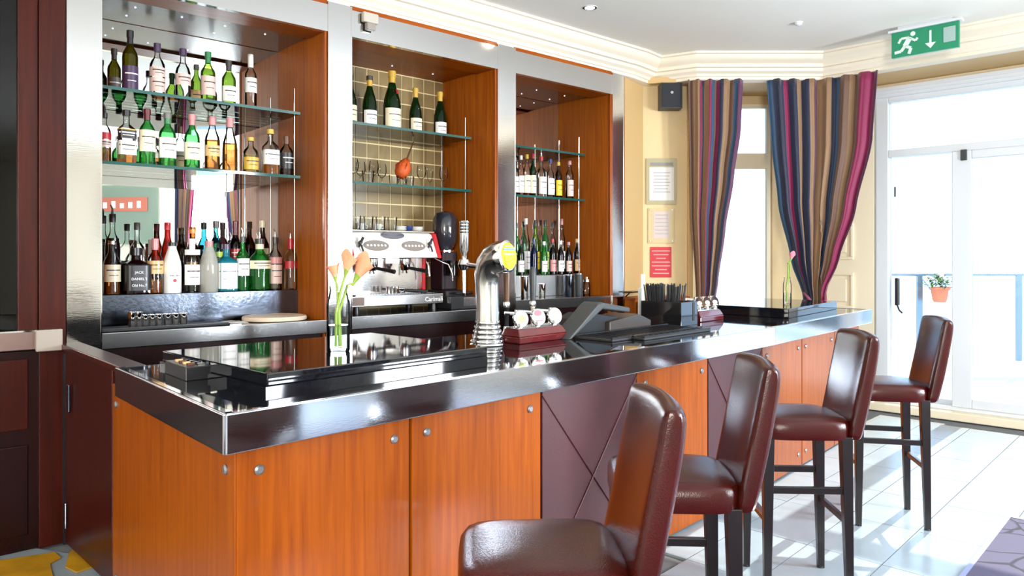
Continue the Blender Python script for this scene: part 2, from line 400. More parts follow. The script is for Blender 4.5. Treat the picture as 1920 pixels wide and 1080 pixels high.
stripes('stripe_b', [(0, TEAL), (.05, NAVY), (.15, MAG), (.20, NAVY), (.27, TAN), (.33, NAVY), (.38, TAN), (.43, PUR), (.47, TAN), (.60, NAVY), (.64, TEAL), (.67, BRN), (.76, TAN), (.80, BRN), (.85, MAG), (.97, PUR)])
def curtain(name, label, edges, zs, mat, folds, amp, nu=90):
    """edges: fn(v)->(left point, right point, mid point) in plan for height parameter v 0 top..1 bottom"""
    m = MB(); nv = len(zs)-1; uvs = []; rnd = random.Random(sum(map(ord, label)))
    ph = [rnd.uniform(-.5, .5) for _ in range(6)]
    def pt(i, j):
        u = i/nu; v = j/nv; path = edges(v)
        L = [0]
        for a, b in zip(path, path[1:]): L.append(L[-1]+(Vector(b)-Vector(a)).length)
        t = u*L[-1]; k = 0
        while k < len(path)-2 and t > L[k+1]: k += 1
        a, b = Vector(path[k]), Vector(path[k+1]); q = (t-L[k])/max(1e-6, L[k+1]-L[k])
        p = a.lerp(b, q); d = (b-a).normalized(); n = Vector((-d.y, d.x))
        s = 2*math.pi*folds*u + ph[0] + .5*math.sin(5*u+ph[1]) + .25*math.sin(3*v)
        w = amp*(.65+.35*v)*(math.sin(s) + .3*math.sin(2.3*s+ph[2]))
        p = p + n*w + d*(w*.25*math.cos(s))
        return (p.x, p.y, zs[j])
    vs = [pt(i, j) for j in range(nv+1) for i in range(nu+1)]
    fs = [(j*(nu+1)+i, j*(nu+1)+i+1, (j+1)*(nu+1)+i+1, (j+1)*(nu+1)+i) for j in range(nv) for i in range(nu)]
    m.add(vs, fs); r = thing(name, label, 'curtain', (vs[nu//2][0], vs[nu//2][1], 0))
    off = r.location.copy(); m.v = [tuple(Vector(p)-off) for p in m.v]
    o = m.build('drape', mat, r, smooth=180)
    uv = o.data.uv_layers.new(name='UVMap')
    for p in o.data.polygons:
        for li in p.loop_indices:
            vi = o.data.loops[li].vertex_index; uv.data[li].uv = ((vi % (nu+1))/nu, (vi//(nu+1))/nv)
    s = o.modifiers.new('t', 'SOLIDIFY'); s.thickness = .004
    return r, off
ZTOP = 3.21
def prof_edge(tab, v):     # table of (v, x)
    for (a, x0), (b, x1) in zip(tab, tab[1:]):
        if v <= b: t = (v-a)/(b-a); t = t*t*(3-2*t)*.5 + t*.5; return x0+(x1-x0)*t
    return tab[-1][1]
zs = [ZTOP-(ZTOP-.06)*k/40 for k in range(41)]
Yc = 7.05
def X(px, Y): return (px-960)/FPX*Y
LT = [(0, X(1393, Yc)), (.15, X(1389, Yc)), (.30, X(1376, Yc)), (.46, X(1360, Yc)), (.62, X(1346, Yc)), (.68, X(1340, Yc)), (1, X(1352, Yc))]
LL = [(0, X(1291, Yc)), (.4, X(1296, Yc)), (.66, X(1306, Yc)), (1, X(1298, Yc))]
r1, off = curtain('striped_curtain', 'narrow striped curtain at the left side of the bay window, next to the notices', lambda v: [(prof_edge(LL, v), Yc+.02), (prof_edge(LT, v), Yc)], zs, 'stripe_a', 4.2, .038)
MB().tube([Vector((X(1302, Yc)-off.x, -.02, 1.10)), Vector((X(1322, Yc)-off.x, -.075, 1.06)), Vector((X(1340, Yc)-off.x, -.02, 1.10)), Vector((X(1322, Yc)-off.x, .08, 1.16)), Vector((X(1302, Yc)-off.x, -.02, 1.10))], .014, 8).build('tieback', plain('tie_a', '#8f4a60', .6), r1, smooth=60)
RL = [(0, X(1438, Yc)), (.18, X(1446, Yc)), (.38, X(1460, Yc)), (.55, X(1484, Yc)), (.66, X(1508, Yc)), (.7, X(1510, Yc)), (1, X(1490, Yc))]
RR = [(0, .50), (.2, .46), (.4, .32), (.55, .17), (.66, .02), (.7, .02), (1, .12)]
def redge(v):
    c = Vector((2.97-.02*v, Yc)); e = prof_edge(RR, v); d = Vector((.725, -.688))
    return [(prof_edge(RL, v), Yc), tuple(c), tuple(c + d*max(.04, e))]
r2, off = curtain('striped_curtain', 'wide gathered striped curtain hanging between the bay window and the terrace door', redge, zs, 'stripe_b', 6.5, .042, 130)
MB().tube([Vector((2.80, Yc, 1.16))-off, Vector((2.83, Yc-.07, 1.09))-off, Vector((2.90, Yc-.10, 1.06))-off, Vector((2.97, Yc-.08, 1.09))-off, Vector((3.0, Yc, 1.16))-off, Vector((2.9, Yc+.1, 1.2))-off, Vector((2.80, Yc, 1.16))-off], 0.015, 8).build('tieback', 'tie_a', r2, smooth=60)
zs2 = [3.05-(3.05-.06)*k/24 for k in range(25)]
T2 = [(0, .42), (.4, .32), (.66, .2), (1, .24)]
curtain('striped_curtain', 'striped curtain reflected in the mirror behind the left-hand spirits', lambda v: [(5.66, 1.45), (5.66, 1.40-prof_edge(T2, v)*1.1)], zs2, 'stripe_a', 5, .03, 60)
curtain('striped_curtain', 'dark edge of a second striped curtain reflected beside the mirror window', lambda v: [(5.66, .0), (5.66, .02+prof_edge(T2, v)*.9)], zs2, 'stripe_b', 5, .03, 60)
curtain('striped_curtain', 'striped curtain seen only as a dark reflection in the third steel pilaster', lambda v: [(5.25, 5.2), (5.6, 4.9), (5.66, 4.3)], zs2, 'stripe_b', 9, .03, 80)
# frosted glass sign on the side wall, seen in the mirror
g = thing('glass_wall_sign', 'frosted glass panel with a red band, reflected in the left mirror', 'sign', (5.77, -1.15, 0), -math.pi/2)
B((-.75, -.012, 1.75), (.75, 0, 2.85)).build('glass_panel', 'frosted', g)
b_ = B((-.55, -.02, 2.36), (.75, -.012, 2.62)).build('red_band', plain('band_red', '#b5604c', .5), g)
for k in range(7): MB().box((-.42+.17*k, -.024, 2.42), (-.34+.17*k, -.02, 2.55-.02*(k % 3))).build('letter_mark', 'white_text', b_)
# ================================================================ outside the doors
struct(B((-2, 7.95, -.35), (14, 16, -.12)).build('terrace', 'paving'))
struct(MB().prism([(3.2, 7.96), (5.95, 5.35), (9, 3), (14, 3), (14, 8), (3.2, 8)], -.35, -.12).build('terrace_side', 'paving'))
struct(B((2.5, 9.95, -.12), (14, 10.3, .10)).build('kerb', 'kerb'))
bal = thing('glass_balustrade', 'glass terrace balustrade with a thin grey top rail beyond the door', 'balustrade', (5, 10.0, .1))
MB().tube([(-.95, 0, 1.17), (8, 0, 1.17)], .022, 8).build('top_rail', 'rail', bal)
for k in range(1, 7):
    B((-2.2+1.35*k, -.02, 0), (-2.13+1.35*k, .02, 1.16)).build('post', 'rail', bal)
    B((-2.1+1.35*k, -.006, .06), (-.88+1.35*k, .006, 1.10)).build('pane', 'balustrade', bal)
pt = thing('potted_flowers', 'terracotta pot of white flowers hung on the terrace balustrade', 'potted plant', (X(1762, 9.75), 9.75, .91))
MB().lathe([(.07, 0), (.085, .03), (.105, .16), (.125, .17), (.125, .20), (.11, .20), (.10, .17)], 20).build('pot', 'terracotta', pt, smooth=40)
MB().tube([(-.12, 0, .17), (-.12, .2, .3), (-.1, .25, .36), (-.1, .27, .2)], .008).tube([(.12, 0, .17), (.12, .2, .3), (.1, .25, .36), (.1, .27, .2)], .008).build('pot_hanger', 'rail', pt)
lm = MB(); fm = MB(); rn = random.Random(3)
for k in range(110):
    a = rn.uniform(0, 6.28); r = rn.uniform(0, .19)**1; z = .2+rn.uniform(0, .17)*(1.1-r*3)
    T = Matrix.Translation((r*math.cos(a), r*math.sin(a), z)) @ Matrix.Rotation(rn.uniform(0, 6.28), 4, 'Z') @ Matrix.Rotation(rn.uniform(-.9, .9), 4, 'X')
    lm.m = k % 2
    lm.add([(0, 0, 0), (.022, .035, .008), (0, .08, 0), (-.022, .035, .008)], [(0, 1, 2, 3)], T)
lm.build('foliage', ['leaf', 'leaf_dark'], pt)
for k in range(26):
    a = rn.uniform(0, 6.28); r = rn.uniform(.02, .2); z = .29+rn.uniform(0, .13)
    fm.lathe([(.001, 0), (.02, .012), (.026, .022), (.001, .016)], 6, Matrix.Translation((r*math.cos(a), r*math.sin(a), z)) @ Matrix.Rotation(rn.uniform(-.6, .6), 4, 'X'))
fm.build('blossoms', 'petal_white', pt)['kind'] = 'stuff'
# ================================================================ back bar
BAYS = [(.161, 1.506, .73, 1.085), (1.676, 2.979, .70, 1.095), (3.16, 4.36, .67, 1.15)]
PIL = [(0, .161, 'steel pilaster left of the spirits bay, beside the dark red door frame'), (1.506, 1.676, 'steel pilaster between the spirits bay and the coffee machine bay'), (2.979, 3.16, 'steel pilaster between the coffee machine bay and the right-hand bottle bay'), (4.36, 4.51, 'narrow steel pilaster at the far end of the back bar, beside the cream wall')]
for a, b, lab in PIL:
    p = thing('pilaster', lab, 'pilaster', bb(a, 0), ABB, 'steel pilasters of the back bar')
    B((0, -.025, 0), (b-a, .10, 3.2)).build('steel_casing', 'steel_bright', p)
    B((b-a, -.028, 0), (b-a+.006, .012, 3.2)).build('edge_trim', 'chrome', p)
    if a > 4: B((b-a+.006, -.01, 0), (b-a+.035, .02, 3.19)).build('wood_lipping', 'wood', p)
struct(MB().box((-1.8, .76, 0), (4.9, .9, CEIL)).build('wall_back', 'wood_side', loc=bb(0, 0), rotz=ABB))
struct(MB().box((-1.8, .0, 3.215), (4.75, .85, CEIL)).build('bulkhead', 'plaster', loc=bb(0, 0), rotz=ABB))
names = ['left back bar bay with a mirrored back, full of spirits', 'middle back bar bay with beige tiled back, above the coffee machine', 'right back bar bay with mirrored back and orange wood sides']
for k, (s0, s1, D, zc) in enumerate(BAYS):
    W = s1-s0
    t = thing('back_bar_bay', names[k], 'bar alcove', bb(s0, 0), ABB, 'bays of the back bar')
    B((.002, .012, 0), (.014, D, 3.03)).build('side_panel', 'wood_side', t)
    B((W-.014, .012, 0), (W-.002, D, 3.03)).build('side_panel', 'wood_side', t)
    B((W-.02, -.012, zc), (W, .02, 3.0)).build('side_lipping', 'wood', t, bevel=.003)
    B((-.012, -.02, 3.0), (W+.006, .02, 3.18)).build('header', 'steel_bright', t)
    B((0, -.012, 3.182), (W, .02, 3.212)).build('wood_strip', 'wood_h', t)
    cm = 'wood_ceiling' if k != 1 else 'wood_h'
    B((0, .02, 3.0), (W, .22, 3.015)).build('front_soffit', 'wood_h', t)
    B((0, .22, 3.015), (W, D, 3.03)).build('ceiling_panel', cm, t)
    if k != 1:
        B((0, D, zc), (W, D+.01, 3.012)).build('mirror', 'mirror', t)
    else:
        bk = B((0, D, zc), (W, D+.012, 3.02)).build('tiled_back', 'grout_wall', t)
        tm = MB().box((-.0495, -.006, -.0545), (.0495, 0, .0545)).mesh('wall_tile', 'tile_wall'); n0 = 0
        for i in range(12):
            for j in range(16):
                o = bpy.data.objects.new('wall_tile', tm); COL.objects.link(o); o.parent = bk
                o.location = (.05+.1093*i, D, 1.16+.1195*j)
    for i in range(4 if k == 0 else 3):
        for yy in ((.36, .56) if k != 1 else (.5,)):
            if k == 0 and yy == .56 and i % 2: continue
            MB().lathe([(.005, .004), (.005, .008), (.003, .009)], 10, Matrix.Translation((W*(.2+.6*i/(3 if k == 0 else 2)), yy, 3.007))).build('led_spot', 'led', t)
    c = thing('back_counter', ['steel edged counter below the spirits, with a raised back ledge', 'steel edged counter under the coffee machine', 'steel edged counter with a bright ledge in the right bay'][k], 'counter', bb(s0, 0), ABB, 'counters of the back bar')
    B((.0, .005, zc-.02), (W, D-.002, zc)).build('worktop', 'granite' if k != 1 else 'steel_worn', c)
    B((.0, -.012, zc-.085), (W, .005, zc+.002)).build('steel_edge', 'steel', c, bevel=.003)
    B((.0, .03, 0), (W, .06, zc-.02)).build('cupboard_front', 'wood_dark', c)
    if k != 1:
        zl = 1.275 if k == 0 else 1.34; dl = .40 if k == 0 else .34
        W2 = W if k == 0 else .95
        B((.002, dl, zc), (W2-.002, D-.002, zl)).build('ledge', 'steel_worn' if k == 0 else plain('steel_satin', (.85, .85, .84), .32, 1), c, bevel=.003)
    for zz, lab in ((2.46, 'upper'), (2.04, 'lower')):
        ww = W-.15; d0_ = (.08, .13, .19)[k]
        sh = thing('glass_shelf', f'{lab} green glass shelf in the {("left spirits", "middle tiled", "right mirrored")[k]} bay', 'shelf', bb(s0, 0, zz), ABB, 'glass shelves of the back bar')
        m = MB().box((.004, d0_+.003, -.018), (ww, D-.012, 0)); m.build('glass_plate', 'shelf_glass', sh)
        MB().box((.004, d0_, -.018), (ww+.003, d0_+.003, 0)).box((ww, d0_+.003, -.018), (ww+.003, D-.012, 0)).build('polished_edge', 'shelf_edge', sh)
    for xx, yy in ((W-.17, .12+.06*k), (W-.17, .5)):
        MB().tube([(xx, yy, zc if k == 1 else 1.34), (xx, yy, 2.62)], .005, 8).build('support_rod', 'chrome', t)
# small sensor on the header above the coffee machine
s_ = thing('ceiling_sensor', 'small grey sensor fixed to the steel header above the champagne', 'sensor', bb(bbs(693, -.04), -.045, 3.08), ABB)
B((-.06, -.02, .03), (.06, .02, .10)).build('housing', 'grey_dark' if 0 else plain('sensor_grey', '#b5ada0', .5), s_, bevel=.01)
B((-.035, -.025, -.02), (.035, .015, .03)).build('lens', plain('sensor_dark', '#8d867c', .4), s_, bevel=.008)
# dark red door and frame left of the back bar
dd = thing('red_wood_door', 'dark red wooden door with a black glass pane at the left edge', 'door', bb(0, 0), ABB)
B((-.125, -.03, 0), (-.004, .05, CEIL-.22)).build('door_post', 'wood_red', dd, bevel=.004)
B((-.215, -.012, 1.12), (-.125, .04, CEIL-.22)).build('door_stile', 'wood_red', dd, bevel=.004)
B((-1.4, .01, 1.12), (-.215, .02, CEIL-.22)).build('pane', 'pane_dark', dd)
B((-1.4, .05, 0), (-.1, .1, CEIL-.22)).build('backing', 'black_matt', dd)
B((-1.4, -.012, .0), (-.125, .04, 1.02)).build('kick_panel', 'wood_dark', dd)
B((-1.3, -.022, .62), (-.17, -.012, .98)).build('raised_panel', 'wood_red', dd, bevel=.008)
B((-1.3, -.022, .08), (-.17, -.012, .54)).build('raised_panel', 'wood_dark', dd, bevel=.008)
pb = B((-1.4, -.06, 1.03), (-.03, -.012, 1.125)).build('push_bar', plain('bar_dim', (.42, .30, .27), .25, 1), dd, bevel=.004)
B((-.145, -.085, 1.02), (-.028, -.05, 1.13)).build('latch_box', plain('latch_grey', '#9a8f86', .45), pb, bevel=.004)
B((-1.4, -.066, 1.122), (-.03, -.012, 1.13)).build('bar_lip', 'chrome', pb)
B((-.02, -.06, .0), (-.004, -.025, 1.0)).build('door_edge', 'black', dd)
# ================================================================ the bar
bar = thing('bar_counter', 'long black topped bar with a steel fascia and orange wood front', 'bar', (0, 0, 0))
ZB, ZF = 1.054, .942
C0 = BF0; C1 = B1; C2 = B1 + DBB*2.15; CL = BF0 + DE*1.178
DEP = 1.10
def xy(v): return (v.x, v.y)
in1 = C1 + WA*DEP*.96; in2 = C2 + WB*1.0
# worktop
MB().prism([xy(C0), xy(C1), xy(C2), xy(in2), xy(in1), xy(CL)], ZF+.02, ZB).build('worktop', 'granite', bar)
def strip(a, b, nrm, z0, z1, t, name, mat, parent=bar, bevel=.003, ext=0):
    d = (b-a).normalized(); a = a - d*ext; b = b + d*ext
    return MB().prism([xy(a), xy(b), xy(b-nrm*t), xy(a-nrm*t)], z0, z1).build(name, mat, parent, bevel=bevel)
NE = Vector((-DE.y, DE.x, 0))       # outward from the left end is -NE? (checked below)
if NE.dot(C1-C0) > 0: NE = -NE
strip(C0, C0+DA*2.55, WA, ZF, ZB+.003, .012, 'fascia', 'steel_fascia', ext=.006)
strip(C0+DA*2.553, C1, WA, ZF, ZB+.003, .012, 'fascia', 'steel_fascia')
strip(C1+DBB*.003, C2, WB, ZF, ZB+.003, .012, 'fascia', 'steel_fascia')
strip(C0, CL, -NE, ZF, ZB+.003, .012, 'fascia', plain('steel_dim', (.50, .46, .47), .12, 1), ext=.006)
strip(C2, in2, -DBB, ZF, ZB+.003, .012, 'fascia', 'steel_fascia')
for a, b, n in ((C0, C1, -WA), (C1, C2, -WB), (C0, CL, NE)):
    strip(a, b, n, ZB, ZB+.004, .022, 'edge_trim', 'chrome', bevel=0)
# body and panels
INS = .075
p0 = C0 + WA*INS - NE*.06; bc1 = C1 + WA*INS; bc2 = C2 + WB*INS - DBB*.06
pl = CL - NE*.06 + DE*.36
MB().prism([xy(p0+WA*.03-NE*.03), xy(bc1+WA*.03), xy(bc2+WB*.03), xy(in2-DBB*.08-WB*.04), xy(in1-WA*.04), xy(pl-NE*.03)], 0.0, ZF+.018).build('carcass', 'wood_dark', bar)
def front_panel(a, b, nrm, mat, leather=False, name='front_panel', trim=True):
    """panel between plan points a and b, outer face on the line, outward = -nrm"""
    d = (b-a); L = d.length; d.normalize(); ang = math.atan2(d.y, d.x)
    o = B((.006, 0, .012), (L-.006, .028, ZF-.002)).build(name, mat, bar, bevel=.003, loc=(a.x, a.y, 0), rotz=ang)
    if leather:
        for q in (1, -1):
            x0, x1 = (.006, L-.006) if q > 0 else (L-.006, .006)
            MB().tube([(x0, -.001, .9), ((x0+x1)/2, -.004, .48), (x1, -.001, .06)], .0035, 6).build('seam', 'leather_panel', o)
    else:
        for xx in (.075, L-.075):
            for zz in (ZF-.085, .10):
                MB().lathe([(.016, 0), (.016, .004), (.010, .009)], 14, Matrix.Translation((xx, 0, zz)) @ Matrix.Rotation(math.pi/2, 4, 'X')).build('panel_stud', 'stud_grey', o, smooth=40)
    return o
edges = [.03, .722, 1.44, 2.17, 2.895, 3.60]
kinds = ['W', 'W', 'M', 'W', 'M']
for i, kd in enumerate(kinds):
    a = C0 + DA*edges[i] + WA*INS if i else p0
    b = C0 + DA*edges[i+1] + WA*INS
    front_panel(a, b, WA, 'wood' if kd == 'W' else 'leather_panel', kd == 'M')
for i in range(3):
    a = bc1 + DBB*(.717*i); b = bc1 + DBB*(.717*(i+1)) if i < 2 else bc2
    front_panel(a, b, WB, 'wood')
ep = front_panel(pl, p0, NE, 'wood', name='end_panel')
# raised sections of the top
m = MB(); q0 = bf(.215, .0)
e0 = C0 + DA*.0
def barpt(u, q):             # skewed with the left end for small u
    k = max(0, 1-u/1.25); v = C0 + DA*u + (DE*k + WA*(1-k)).normalized()*q; return v
plat = [barpt(.22, .22), barpt(1.27, .235), barpt(1.27, 1.08), barpt(.15, 1.10)]
MB().prism([xy(p) for p in plat], ZB, ZB+.022).build('raised_plinth', 'granite', bar)
sh = [plat[0]+(plat[2]-plat[0]).normalized()*.015, plat[1], plat[2], plat[3]+(plat[1]-plat[3]).normalized()*.01]
MB().prism([xy(p) for p in sh], ZB+.022, ZB+.064).build('raised_top', 'granite', bar, bevel=.004)
fp = [Vector((2.03, 5.40, 0)), C2+WB*.24-DBB*.12, C2+WB*.95-DBB*.12, Vector((1.53, 5.95, 0))]
MB().prism([xy(p) for p in fp], ZB, ZB+.07).build('raised_top', 'granite', bar, bevel=.004)
# gate between bar and back bar
gt = thing('bar_gate', 'dark red wooden bar gate between the bar end and the first steel pilaster', 'gate', (0, 0, 0))
g0 = Vector((-2.30, 3.79, 0)); g1 = pl + DE*.01
def plank(a, b, th, z0, z1, nm, mt, par, bev=.004):
    d = (b-a).normalized(); n = Vector((-d.y, d.x, 0)); return MB().prism([xy(a), xy(b), xy(b+n*th), xy(a+n*th)], z0, z1).build(nm, mt, par, bevel=bev)
plank(g0, g1, .04, .03, 1.02, 'gate_leaf', 'wood_red', gt)
plank(g0+Vector((-.085, .08, 0)), CL+DE*.02-NE*.02, .10, 1.02, 1.05, 'gate_cap', 'wood_red', gt)
plank(g0.lerp(g1, .12)+Vector((-.012, -.012, 0)), g0.lerp(g1, .16)+Vector((-.012, -.012, 0)), .012, .72, .86, 'hinge', 'steel_worn', gt)
plank(g0.lerp(g1, .05)+Vector((-.012, -.012, 0)), g0.lerp(g1, .08)+Vector((-.012, -.012, 0)), .012, .12, .25, 'hinge', 'steel_worn', gt)
# wood partition closing the far end behind the bar
ec = thing('end_cabinet', 'low orange wood cabinet against the cream wall behind the bar', 'cabinet', (0, 0, 0))
MB().prism([(1.04, 6.80), (1.27, 7.15), (1.66, 7.20), (1.66, 6.94), (1.38, 6.92), (1.12, 6.7)], 0, 1.12).build('body', 'wood_side', ec)
MB().prism([(1.14, 6.69), (1.39, 6.91), (1.66, 6.93), (1.66, 6.915), (1.395, 6.895), (1.15, 6.675)], .3, 1.10).build('door', 'wood', ec)
MB().prism([(1.03, 6.79), (1.28, 7.17), (1.67, 7.21), (1.67, 6.90), (1.38, 6.88), (1.12, 6.66)], 1.12, 1.135).build('top', 'wood_h', ec)
# ================================================================ bar stools
def make_stool():
    r = thing('bar_stool', '', 'stool')
    # seat: crowned cushion with rounded edge (superellipse rings)
    m = MB(); prof = [(.90, .700, 5), (.985, .703, 5), (1.0, .715, 5), (1.0, .752, 5), (.985, .772, 5), (.94, .785, 5), (.8, .794, 4.5), (.5, .800, 4), (.2, .802, 3), (.001, .802, 2)]
    m.lathe(prof, 40, Matrix.Diagonal((.203, .205, 1, 1)))
    m.build('seat', 'leather', r, smooth=50)
    # backrest: leaning slab, hollow across its width, rolled top
    def sec(z, t):       # ring of one height: x front/back, y across
        k = (z-.70)/.45
        xb = -.168 - .085*k
        th = (.066 if t is None else t)*1.18
        pts = []; ny = 12; hw = .192
        for i in range(ny+1):
            y = -hw + 2*hw*i/ny; bow = .028*(1-(y/hw)**2)*min(1, .35+k)
            e = .012*(abs(y)/hw)**8
            pts.append((xb + .0 - bow*.9 - e, y, z))
        for i in range(ny, -1, -1):
            y = -hw + 2*hw*i/ny; bow = .028*(1-(y/hw)**2)*min(1, .35+k)
            e = .012*(abs(y)/hw)**8
            pts.append((xb - th - bow*.55 + e, y, z))
        return pts
    rings = [sec(.70, .060), sec(.72, .064), sec(.80, .068), sec(.95, .068), sec(1.06, .066), sec(1.125, .062), sec(1.150, .052)]
    top = sec(1.165, .026); top = [(x-.012, y*.985, z + .012*math.cos(y/.192*1.5)-.008) for x, y, z in top]
    rings.append(top)
    n = len(rings[0]); vs = [p for q in rings for p in q]; fs = []
    for j in range(len(rings)-1):
        for i in range(n): fs.append((j*n+i, (j+1)*n+i, (j+1)*n+(i+1) % n, j*n+(i+1) % n))
    h = n//2
    for ring in (0, len(rings)-1):
        for i in range(h-1):
            q = (ring*n+i, ring*n+i+1, ring*n+n-2-i, ring*n+n-1-i); fs.append(q if ring == 0 else q[::-1])
    mb = MB().add(vs, fs); bk = mb.build('backrest', 'leather', r, smooth=60)
    s = bk.modifiers.new('s', 'SUBSURF'); s.levels = 1; s.render_levels = 1
    def leg(x0, y0, x1, y1, a0, a1):
        return MB().add([(x0-a0, y0-a0, .715), (x0+a0, y0-a0, .715), (x0+a0, y0+a0, .715), (x0-a0, y0+a0, .715), (x1-a1, y1-a1, 0), (x1+a1, y1-a1, 0), (x1+a1, y1+a1, 0), (x1-a1, y1+a1, 0)],
             [(0, 1, 2, 3), (7, 6, 5, 4), (0, 4, 5, 1), (1, 5, 6, 2), (2, 6, 7, 3), (3, 7, 4, 0)])
    for x in (-.17, .165):
        for y in (-.165, .165):
            x1 = x-.015 if x < 0 else x+.005
            l = leg(x, y, x1, y*1.04, .024, .015).build('leg', 'leg_wood', r, bevel=.003)
            MB().lathe([(.017, 0), (.017, .008), (.012, .012)], 10, Matrix.Translation((x1, y*1.04, 0))).build('foot_glide', 'black', l)
    for y in (-.168, .168):
        B((-.17, y-.011, .462), (.165, y+.011, .492)).build('stretcher', 'leg_wood', r, bevel=.003)
    B((-.19, -.16, .325), (-.168, .16, .352)).build('stretcher', 'leg_wood', r, bevel=.003)
    fr = B((.155, -.16, .325), (.178, .16, .352)).build('footrest', 'leg_wood', r, bevel=.003)
    B((.153, -.15, .352), (.182, .15, .356)).build('wear_plate', 'steel', fr)
    return r
def copy_tree(o, parent=None):
    c = o.copy(); COL.objects.link(c); c.parent = parent
    for ch in list(o.children): copy_tree(ch, c)
    return c
proto = make_stool()
stools = [((.3675, 1.84), (-.998, -.06), 'dark red leather bar stool nearest the camera, cut off by the bottom edge'),
          ((.831, 2.474), (-.999, .05), 'second dark red leather bar stool, before the orange wood panel'),
          ((1.60, 3.39), (-.999, .05), 'third dark red leather bar stool, its four legs on the sunlit tiles'),
          ((2.435, 4.20), (-.98, .20), 'dark red leather bar stool nearest the terrace door')]
for i, (bt, f, lab) in enumerate(stools):
    o = proto if i == 0 else copy_tree(proto)
    f = Vector((f[0], f[1], 0)); c = Vector((bt[0], bt[1], 0)) + f*.298
    o.location = c; o.rotation_euler = (0, 0, math.atan2(f.y, f.x))
    tag(o, lab, 'stool', 'leather bar stools along the bar')
# ================================================================ bottles
glass('g_green', '#c8e288', diff=.2, dcol='#7fb52a'); glass('g_green2', '#98e6a2', diff=.22, dcol='#2fb84e'); glass('g_dkgreen', '#4f7f4a', diff=.25, dcol='#1c4d26')
glass('g_olive', '#9a9440', diff=.25, dcol='#5c5614'); glass('g_brown', '#7a5426', diff=.25, dcol='#4a2c0c'); glass('g_dark', '#3a2a2c', diff=.3, dcol='#20121a')
glass('g_turq', '#9fe6f4', diff=.45, dcol='#2fc8e6'); glass('g_blue', '#2b4a9a', diff=.35, dcol='#12296e'); glass('g_teal', '#3f6f74', diff=.3, dcol='#12383f')
glass('g_red', '#e85a3a', diff=.4, dcol='#d92a1a'); glass('g_frost', '#f2f4f0', diff=.8, dcol='#f2f0e6')
glass('l_amber', '#ffd08a', diff=.16, dcol='#ff9a10'); glass('l_gold', '#fdf0b8', diff=.25, dcol='#f2d45a'); glass('l_red', '#b3261a', diff=.5, dcol='#8f1410'); glass('l_dark', '#3a1a1c', diff=.6, dcol='#2a0f14')
glass('l_orange', '#e8702a', diff=.5, dcol='#d9561a')
LC = {'cream': '#efe2c2', 'white': '#f3f1ee', 'pink': '#d9bdb4', 'black': '#17161b', 'grey': '#6f6a66', 'red': '#b01f2a', 'yellow': '#e8c01c', 'orange': '#e08a2a', 'tan': '#d8b078', 'maroon': '#5a1622', 'green': '#2f7a4a', 'blue': '#26386f', 'rose': '#c9888a', 'lime': '#b8d048', 'darkgrey': '#3c3836', 'gold': '#c9a23e', 'brown': '#5a3420', 'purple': '#43304f', 'white2': '#e2e2dc'}
for k, v in LC.items(): plain('paint_'+k, v, .38, coat=.15)
plain('malibu', '#f4f4f2', .3, coat=.2)
SH = {  # (r,z,p) in units of body radius / height
 'wine': [(.86, 0), (1, .015), (1, .60), (.93, .66), (.62, .73), (.40, .78), (.36, .84), (.36, .965), (.42, .97), (.42, 1)],
 'champ': [(.86, 0), (1, .015), (1, .42), (.94, .52), (.72, .64), (.48, .74), (.36, .83), (.33, .95), (.40, .955), (.40, 1)],
 'spirit': [(.88, 0), (1, .015), (1, .58), (.95, .64), (.70, .71), (.42, .76), (.36, .80), (.36, .96), (.42, .965), (.42, 1)],
 'square': [(.86, 0, 7), (1, .015, 8), (1, .60, 8), (.94, .65, 6), (.65, .70, 3), (.40, .74), (.36, .78), (.36, .96), (.42, .965), (.42, 1)],
 'round': [(.80, 0), (1, .03), (1.0, .50), (.97, .58), (.80, .66), (.50, .72), (.36, .77), (.34, .96), (.42, .965), (.42, 1)],
 'flask': [(.86, 0, 4), (1, .02, 4), (1.02, .5, 4), (.95, .62, 4), (.6, .70, 3), (.36, .75), (.34, .96), (.42, .965), (.42, 1)],
 'long': [(.88, 0), (1, .015), (1, .55), (.9, .63), (.62, .72), (.44, .80), (.40, .96), (.46, .965), (.46, 1)],
 'malibu': [(.95, 0), (1, .02), (1, .50), (.93, .62), (.70, .76), (.46, .88), (.44, .92), (.44, .965), (.44, 1)],
 'tall': [(.92, 0), (1, .01), (1, .62), (.92, .68), (.60, .74), (.46, .78), (.44, .97), (.5, .975), (.5, 1)],
}
